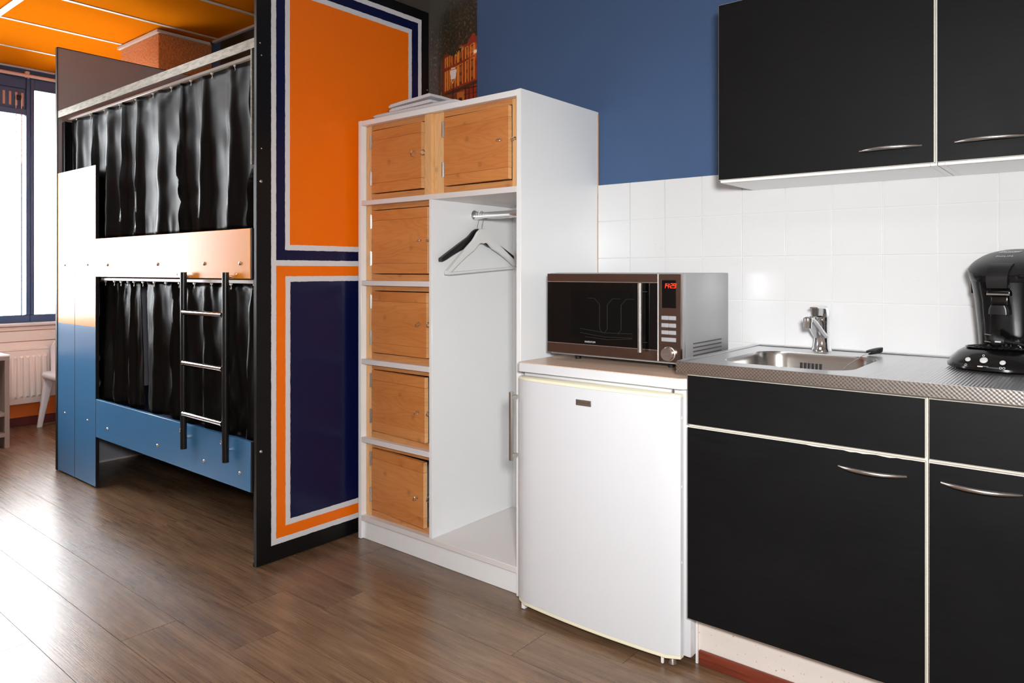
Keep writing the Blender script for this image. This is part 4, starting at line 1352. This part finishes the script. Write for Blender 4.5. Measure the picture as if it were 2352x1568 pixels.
bm = bmesh.new(); lathe(bm, [(0.035, CT - 0.1508), (0.035, CT - 0.1490), (0.024, CT - 0.1490), (0.022, CT - 0.1515)], (cx_, cy_, 0), 'z', 24)
done('drain', bm, 'chrome', sk, smooth=40)

# tap
TX, TYY = -0.702, 2.420
tp = thing('mixer_tap', (TX, TYY, CT + 0.0001), 'chrome single lever mixer tap behind the sink', 'tap')
bm = bmesh.new()
lathe(bm, [(0.030, CT + 0.0001), (0.030, CT + 0.004), (0.0265, CT + 0.010), (0.0235, CT + 0.03), (0.0225, CT + 0.085), (0.0235, CT + 0.087), (0.0235, CT + 0.109), (0.0225, CT + 0.110)], (TX, TYY, 0), 'z', 28)
done('body', bm, 'chrome', tp, smooth=40)
bm = bmesh.new()
def lv(y, hw, zb, zt):
    return [(TX + a * hw, y, zb + (zt - zb) * b) for a, b in ((-1, 0), (-1, .7), (-.7, .95), (0, 1), (.7, .95), (1, .7), (1, 0))]
z0 = CT + 0.1105
loft(bm, [lv(TYY + 0.024, .012, z0, z0 + .018), lv(TYY + 0.018, .021, z0, z0 + .030), lv(TYY, .0235, z0, z0 + .036), lv(TYY - 0.018, .0225, z0, z0 + .037), lv(TYY - 0.0235, .022, z0 + .012, z0 + .0365), lv(TYY - 0.030, .021, z0 + .026, z0 + .036), lv(TYY - 0.06, .0175, z0 + .0285, z0 + .0345), lv(TYY - 0.082, .012, z0 + .030, z0 + .0335)])
done('lever', bm, 'chrome', tp, smooth=45)
bm = bmesh.new()
sp_ = [(TX, TYY - 0.012, CT + 0.048), (TX - 0.002, TYY - 0.04, CT + 0.066), (TX - 0.004, TYY - 0.075, CT + 0.090), (TX - 0.006, TYY - 0.105, CT + 0.106), (TX - 0.007, TYY - 0.122, CT + 0.108)]
loops = []
for k, p in enumerate(sp_):
    hw = (0.022, 0.021, 0.019, 0.0165, 0.011)[k]; ht = (0.022, 0.018, 0.014, 0.011, 0.007)[k]
    loops.append([(p[0] + hw * math.cos(q), p[1] - ht * .55 * math.sin(q), p[2] + ht * math.sin(q)) for q in [2 * PI * j / 16 for j in range(16)]])
loft(bm, loops)
done('spout', bm, 'chrome', tp, smooth=50)
bm = bmesh.new()
lathe(bm, [(0.0135, CT + 0.112), (0.014, CT + 0.110), (0.014, CT + 0.098), (0.0118, CT + 0.0975), (0.0115, CT + 0.080), (0.009, CT + 0.0795)], (TX - 0.007, TYY - 0.117, 0), 'z', 20)
done('aerator', bm, 'chrome', tp, smooth=40)

# sink plug with chain
pg = thing('sink_plug', (-0.536, 2.385, CT + 0.0002), 'black rubber sink plug on a bead chain beside the tap', 'sink plug')
bm = bmesh.new()
lathe(bm, [(0.019, 0.0), (0.021, 0.003), (0.024, 0.010), (0.024, 0.0125), (0.021, 0.0135)], (0, 0, 0), 'z', 24)
bmesh.ops.rotate(bm, verts=bm.verts, cent=(0, 0, 0), matrix=Matrix.Rotation(R(4), 3, 'X') @ Matrix.Rotation(R(-15), 3, 'Y'))
bmesh.ops.translate(bm, verts=bm.verts, vec=(-0.536, 2.385, CT + 0.0075))
done('stopper', bm, 'rubber', pg, smooth=40)
chain_pts = []
ctrl = [Vector((-0.545, 2.362, CT + 0.012)), Vector((-0.560, 2.330, CT + 0.003)), Vector((-0.585, 2.27, CT - 0.02)), Vector((-0.62, 2.20, CT - 0.07)), Vector((-0.66, 2.20, CT - 0.135)), Vector((-0.685, 2.27, CT - 0.12)), Vector((-0.700, 2.312, CT - 0.045))]
dense = []
for k in range(len(ctrl) - 1):
    for q in range(60): dense.append(ctrl[k].lerp(ctrl[k + 1], q / 60))
acc = 0; last = dense[0]; chain_pts = [last]
for p in dense[1:]:
    acc += (p - last).length; last = p
    if acc > 0.0056: chain_pts.append(p); acc = 0
bm = bmesh.new()
for p in chain_pts:
    bmesh.ops.create_icosphere(bm, subdivisions=1, radius=0.0021, matrix=Matrix.Translation(p))
done('bead_chain', bm, 'chrome', pg, smooth=180)

# ------------------------------------------------------------------ wall cabinets
UX = -0.945; UY = 2.178; UZ0, UZ1 = 1.432, 1.984
def wall_unit(x0, label, hA, hB):
    x1 = x0 + 0.601
    o = thing('wall_cabinet', (x0 + 0.3, 2.34, UZ0 - 0.008), label, 'cabinet', 'black kitchen wall cabinets')
    ya = UY + 0.0178
    bx('bottom_panel', x0 + 0.0165, x1 - 0.0165, ya, WY - 0.010, 1.4255, 1.441, 'white_lam', o)
    bx('bottom_edge', x0 + 0.0165, x1 - 0.0165, ya - 0.0005, ya + 0.012, 1.4248, 1.4254, 'cream_lam', o)
    for xa in (x0, x1 - 0.016):
        bx('side_panel', xa, xa + 0.016, ya, WY - 0.010, 1.4255, UZ1, 'white_lam', o)
    bx('top_panel', x0 + 0.0165, x1 - 0.0165, ya, WY - 0.010, UZ1 - 0.016, UZ1 - 0.0003, 'white_lam', o)
    bm = bmesh.new(); front(bm, x0 + 0.0005, x1 - 0.003, UZ0, UZ1, UY)
    d = done('door', bm, ['black_lam', 'cream_lam'], o)
    bx('edge_band', x1 - 0.0048, x1 - 0.0028, UY - 0.0004, UY + 0.016, UZ0, UZ1, 'cream_lam', d)
    bm = bmesh.new(); bowhandle(bm, hA, hB, UY, 1.480)
    done('handle', bm, 'brushed', d, smooth=60)
    return o
wall_unit(UX, 'black wall cabinet above the sink', -0.530, -0.378)
wall_unit(UX + 0.603, 'black wall cabinet above the coffee machine', -0.300, -0.146)

# ------------------------------------------------------------------ coffee machine
cf = thing('coffee_machine', (-0.198, 2.315, CT + 0.0002), 'black coffee pod machine with three round buttons on the worktop', 'coffee machine', rz=R(-12))
def ell(a, b, z, cy=0.0, p=2.4, n=40, tilt=0.0):
    out = []
    for k in range(n):
        q = 2 * PI * k / n
        c_, s_ = math.cos(q), math.sin(q)
        x = a * math.copysign(abs(c_) ** (2 / p), c_); y = b * math.copysign(abs(s_) ** (2 / p), s_)
        out.append((x, cy + y, z + tilt * y))
    return out
L = dict(local=True)
bm = bmesh.new()
loft(bm, [ell(.118, .150, .004, -.015), ell(.124, .156, .007, -.015), ell(.124, .156, .014, -.015), ell(.117, .150, .026, -.013), ell(.103, .136, .043, -.008), ell(.090, .124, .053, -.003), ell(.084, .118, .055, 0)])
bs = done('base', bm, 'coffee', cf, smooth=50, **L)
bm = bmesh.new()
loft(bm, [ell(.075, .055, .0552, -.063, 2.2), ell(.078, .058, .0585, -.063, 2.2), ell(.074, .054, .0585, -.063, 2.2), ell(.070, .050, .0560, -.063, 2.2)])
tr_ = done('drip_tray', bm, 'coffee', cf, smooth=50, **L)
for k in range(9):
    x = -0.052 + 0.013 * k
    hw = 0.046 * math.sqrt(max(0.05, 1 - (x / 0.07) ** 2))
    bm = bmesh.new(); box(bm, x - 0.0028, x + 0.0028, -.063 - hw, -.063 + hw * .5, 0.0563, 0.0584, 0.0006)
    done('tray_slat', bm, 'coffee', tr_, local=False) if False else done('tray_slat', bm, 'coffee_lid', cf, **L)
bm = bmesh.new()
loft(bm, [ell(.076, .078, .0556, .042), ell(.079, .082, .11, .040), ell(.084, .090, .18, .036), ell(.089, .099, .232, .030, tilt=.06)])
done('column', bm, 'coffee', cf, smooth=50, **L)
bm = bmesh.new()
loft(bm, [ell(.0895, .100, .2335, .029, tilt=.07), ell(.091, .102, .238, .029, tilt=.08), ell(.0955, .107, .271, .027, tilt=.27), ell(.0945, .106, .276, .027, tilt=.30)])
done('lid_band', bm, 'coffee', cf, smooth=50, **L)
bm = bmesh.new()
loft(bm, [ell(.0943, .1058, .2763, .027, tilt=.30), ell(.089, .100, .2835, .027, tilt=.30), ell(.078, .088, .2905, .027, tilt=.30), ell(.060, .068, .2965, .027, tilt=.30), ell(.035, .04, .3010, .027, tilt=.30), ell(.008, .01, .3025, .027, tilt=.30)])
lid = done('lid', bm, 'coffee_lid', cf, smooth=60, **L)
# front flap handle
bm = bmesh.new()
def fl_(y, z, hw, t_, ny, nz): return [(-hw, y, z), (hw, y, z), (hw, y + ny * t_, z + nz * t_), (-hw, y + ny * t_, z + nz * t_)]
prof = [(-.044, .2775, 0.3, -1), (-.062, .270, 0.5, -0.9), (-.080, .256, .8, -.6), (-.089, .236, 1, -.2), (-.088, .221, 1, 0), (-.087, .212, 1, .1)]
loft(bm, [fl_(y, z, .0265 - 0.0008 * k, .010, a, b) for k, (y, z, a, b) in enumerate(prof)])
done('flap_handle', bm, 'coffee_lid', cf, smooth=40, **L)
# spout block
bm = bmesh.new(); box(bm, -.026, .026, -.075, -.040, .192, .206, 0.003, 2); done('spout_holder', bm, 'coffee', cf, smooth=40, **L)
bm = bmesh.new(); box(bm, -.026, .026, -.078, -.0755, .1935, .1985, 0.0008); done('spout_trim', bm, 'brushed', cf, **L)
bm = bmesh.new(); box(bm, -.019, .019, -.068, -.042, .168, .1915, 0.003, 2); done('spout_neck', bm, 'coffee', cf, smooth=40, **L)
bm = bmesh.new()
loft(bm, [[(x, y, z) for x, y in rrect(-w_, w_, -.078, -.046, .006, 3)] for z, w_ in ((.144, .023), (.158, .022), (.1675, .018))])
done('spout', bm, 'coffee_lid', cf, smooth=40, **L)
for x in (-.017, .017):
    bm = bmesh.new(); lathe(bm, [(0.0042, .1385), (0.0048, .1438)], (x, -.062, 0), 'z', 10); done('nozzle', bm, 'coffee', cf, smooth=40, **L)
# buttons on the sloping front of the base
def base_front(x, z):
    """front surface of the base at height z"""
    lv_ = [(.014, .124, .156, -.015), (.026, .117, .150, -.013), (.043, .103, .136, -.008)]
    for (za, a1, b1, c1), (zb_, a2, b2, c2) in zip(lv_, lv_[1:]):
        if za <= z <= zb_:
            k = (z - za) / (zb_ - za)
            a, b, c_ = a1 + (a2 - a1) * k, b1 + (b2 - b1) * k, c1 + (c2 - c1) * k
            return c_ - b * (1 - min(1, abs(x) / a) ** 2.4) ** (1 / 2.4)
    return -.16
slope = R(38)
for x, z, r, nm in ((-.042, .029, .0062, 'button'), (-.005, .0305, .0088, 'button'), (.036, .028, .0066, 'button')):
    y = base_front(x, z)
    bm = bmesh.new(); lathe(bm, [(r * 1.25, -0.002), (r * 1.25, 0.0012), (r * 1.02, 0.0015), (r, 0.0008)], (0, 0, 0), 'z', 20)
    bmesh.ops.rotate(bm, verts=bm.verts, cent=(0, 0, 0), matrix=Matrix.Rotation(slope + R(10), 3, 'X'))
    bmesh.ops.translate(bm, verts=bm.verts, vec=(x, y, z)); done('button_ring', bm, 'coffee', cf, smooth=40, **L)
    bm = bmesh.new(); lathe(bm, [(r, 0.0005), (r, 0.0026), (r * .85, 0.0036), (r * .2, 0.0038)], (0, 0, 0), 'z', 20)
    bmesh.ops.rotate(bm, verts=bm.verts, cent=(0, 0, 0), matrix=Matrix.Rotation(slope + R(10), 3, 'X'))
    bmesh.ops.translate(bm, verts=bm.verts, vec=(x, y, z)); done(nm, bm, 'button_grey', cf, smooth=40, **L)
# printed cup marks and strip under the buttons
def ringmark(x, z, r, n=12, wdt=0.0005):
    y = base_front(x, z) - 0.0006
    bm = bmesh.new()
    tube(bm, [(x + r * math.cos(q), y + r * math.sin(q) * 0.35, z + r * math.sin(q)) for q in [2 * PI * k / n for k in range(n)]], wdt, 5, closed=True)
    return done('cup_mark', bm, 'print_grey', cf, **L)
ringmark(-.044, .0172, .0022); ringmark(.034, .0165, .0026); ringmark(.0405, .0165, .0026); ringmark(-.005, .0435, .0022)
bm = bmesh.new(); y = base_front(0, .0165); box(bm, -.016, -.004, y - .0006, y + .002, .0152, .0178); done('strip_mark', bm, 'button_grey', cf, **L)
bm = bmesh.new(); tube(bm, [(-.004, y - .0003, .0152), (.008, y - .0003, .0152), (.008, y + .0002, .0178), (-.004, y + .0002, .0178)], .0003, 4, closed=True); done('strip_mark', bm, 'print_grey', cf, **L)
# lettering on the lid
tilt = math.atan(0.30)
def lidz(y): return .3030 + .30 * (y - .027) - 1.9 * (y - .027) ** 2
text('lettering', 'PHILIPS', 0.0115, 'print_grey', cf, (-.010, .004, lidz(.004) + .0006), (tilt + R(5), 0, 0), sx=1.0, spacing=1.1, label='PHILIPS lettering')
text('lettering', 'Senseo', 0.018, 'print_grey', cf, (-.010, .048, lidz(.048) + .0012), (tilt - R(5), 0, 0), shear=0.35, sx=1.0, label='Senseo script lettering')
bm = bmesh.new(); tube(bm, [(-.034, .038, lidz(.038) + .0008), (-.018, .034, lidz(.034) + .0008), (0, .036, lidz(.036) + .0008), (.014, .041, lidz(.041) + .0008)], .0005, 5); done('lettering', bm, 'print_grey', cf, **L)
bm = bmesh.new(); lathe(bm, [(0.008, 0.0), (0.008, .0045)], (-.085, -.085, 0), 'z', 12); done('foot', bm, 'yellow_foot', cf, smooth=40, **L)
for x, y in ((.085, -.085), (-.08, .09), (.08, .09)):
    bm = bmesh.new(); lathe(bm, [(0.008, 0.0), (0.008, .0045)], (x, y, 0), 'z', 12); done('foot', bm, 'rubber', cf, smooth=40, **L)
bm = bmesh.new(); box(bm, -.0965, -.090, .02, .04, .195, .245, .002); done('side_latch', bm, 'coffee', cf, **L)
# power plug resting on the tray, with its cord
pgl = thing('power_plug', (0, 0, 0), 'black power plug with two pins lying on the coffee machine tray', 'plug')
pgl.location = Vector((-0.206, 2.246, CT + 0.0600))
pgl.rotation_euler = (0, 0, R(-14))
Lp = dict(local=True)
ang = R(7)
def pt(x, y, z):
    return (x * math.cos(ang) + z * math.sin(ang) * 0, y, 0.0165 + z - x * math.sin(ang))
bm = bmesh.new()
loft(bm, [[pt(x, hy_ * math.cos(q), hz_ * math.sin(q)) for q in [2 * PI * k / 18 for k in range(18)]] for x, hy_, hz_ in ((-.022, .0125, .0155), (-.020, .0135, .0165), (-.012, .0135, .0165), (-.008, .0115, .0135), (.002, .0105, .0115), (.008, .008, .008))])
done('plug_body', bm, 'rubber', pgl, smooth=40, **Lp)
for z in (.0095, -.0095):
    bm = bmesh.new(); tube(bm, [pt(-.040, 0, z), pt(-.0215, 0, z)], .0022, 8); done('pin', bm, 'chrome', pgl, smooth=50, **Lp)
bm = bmesh.new()
for k in range(7):
    x = .009 + .004 * k
    tube(bm, [pt(x, 0, 0), pt(x + .0024, 0, 0)], .0062 - .0003 * k, 10)
tube(bm, [pt(.006, 0, 0), pt(.038, 0, 0)], .0042, 10)
done('strain_relief', bm, 'coffee_lid', pgl, smooth=40, **Lp)
bm = bmesh.new(); tube(bm, [pt(.036, 0, 0), (.055, -.002, .0085), (.075, -.012, .0055), (.098, -.03, .003), (.112, -.022, -.008), (.125, .0, -.030), (.135, .05, -.055), (.120, .12, -.056), (.09, .165, -.056)], .0034, 8)
done('cord', bm, 'rubber', pgl, smooth=50, **Lp)
bm = bmesh.new(); box(bm, -.012, .002, -.0128, -.0108, .012, .016, .0005); done('plug_mark', bm, 'button_grey', pgl, **Lp)
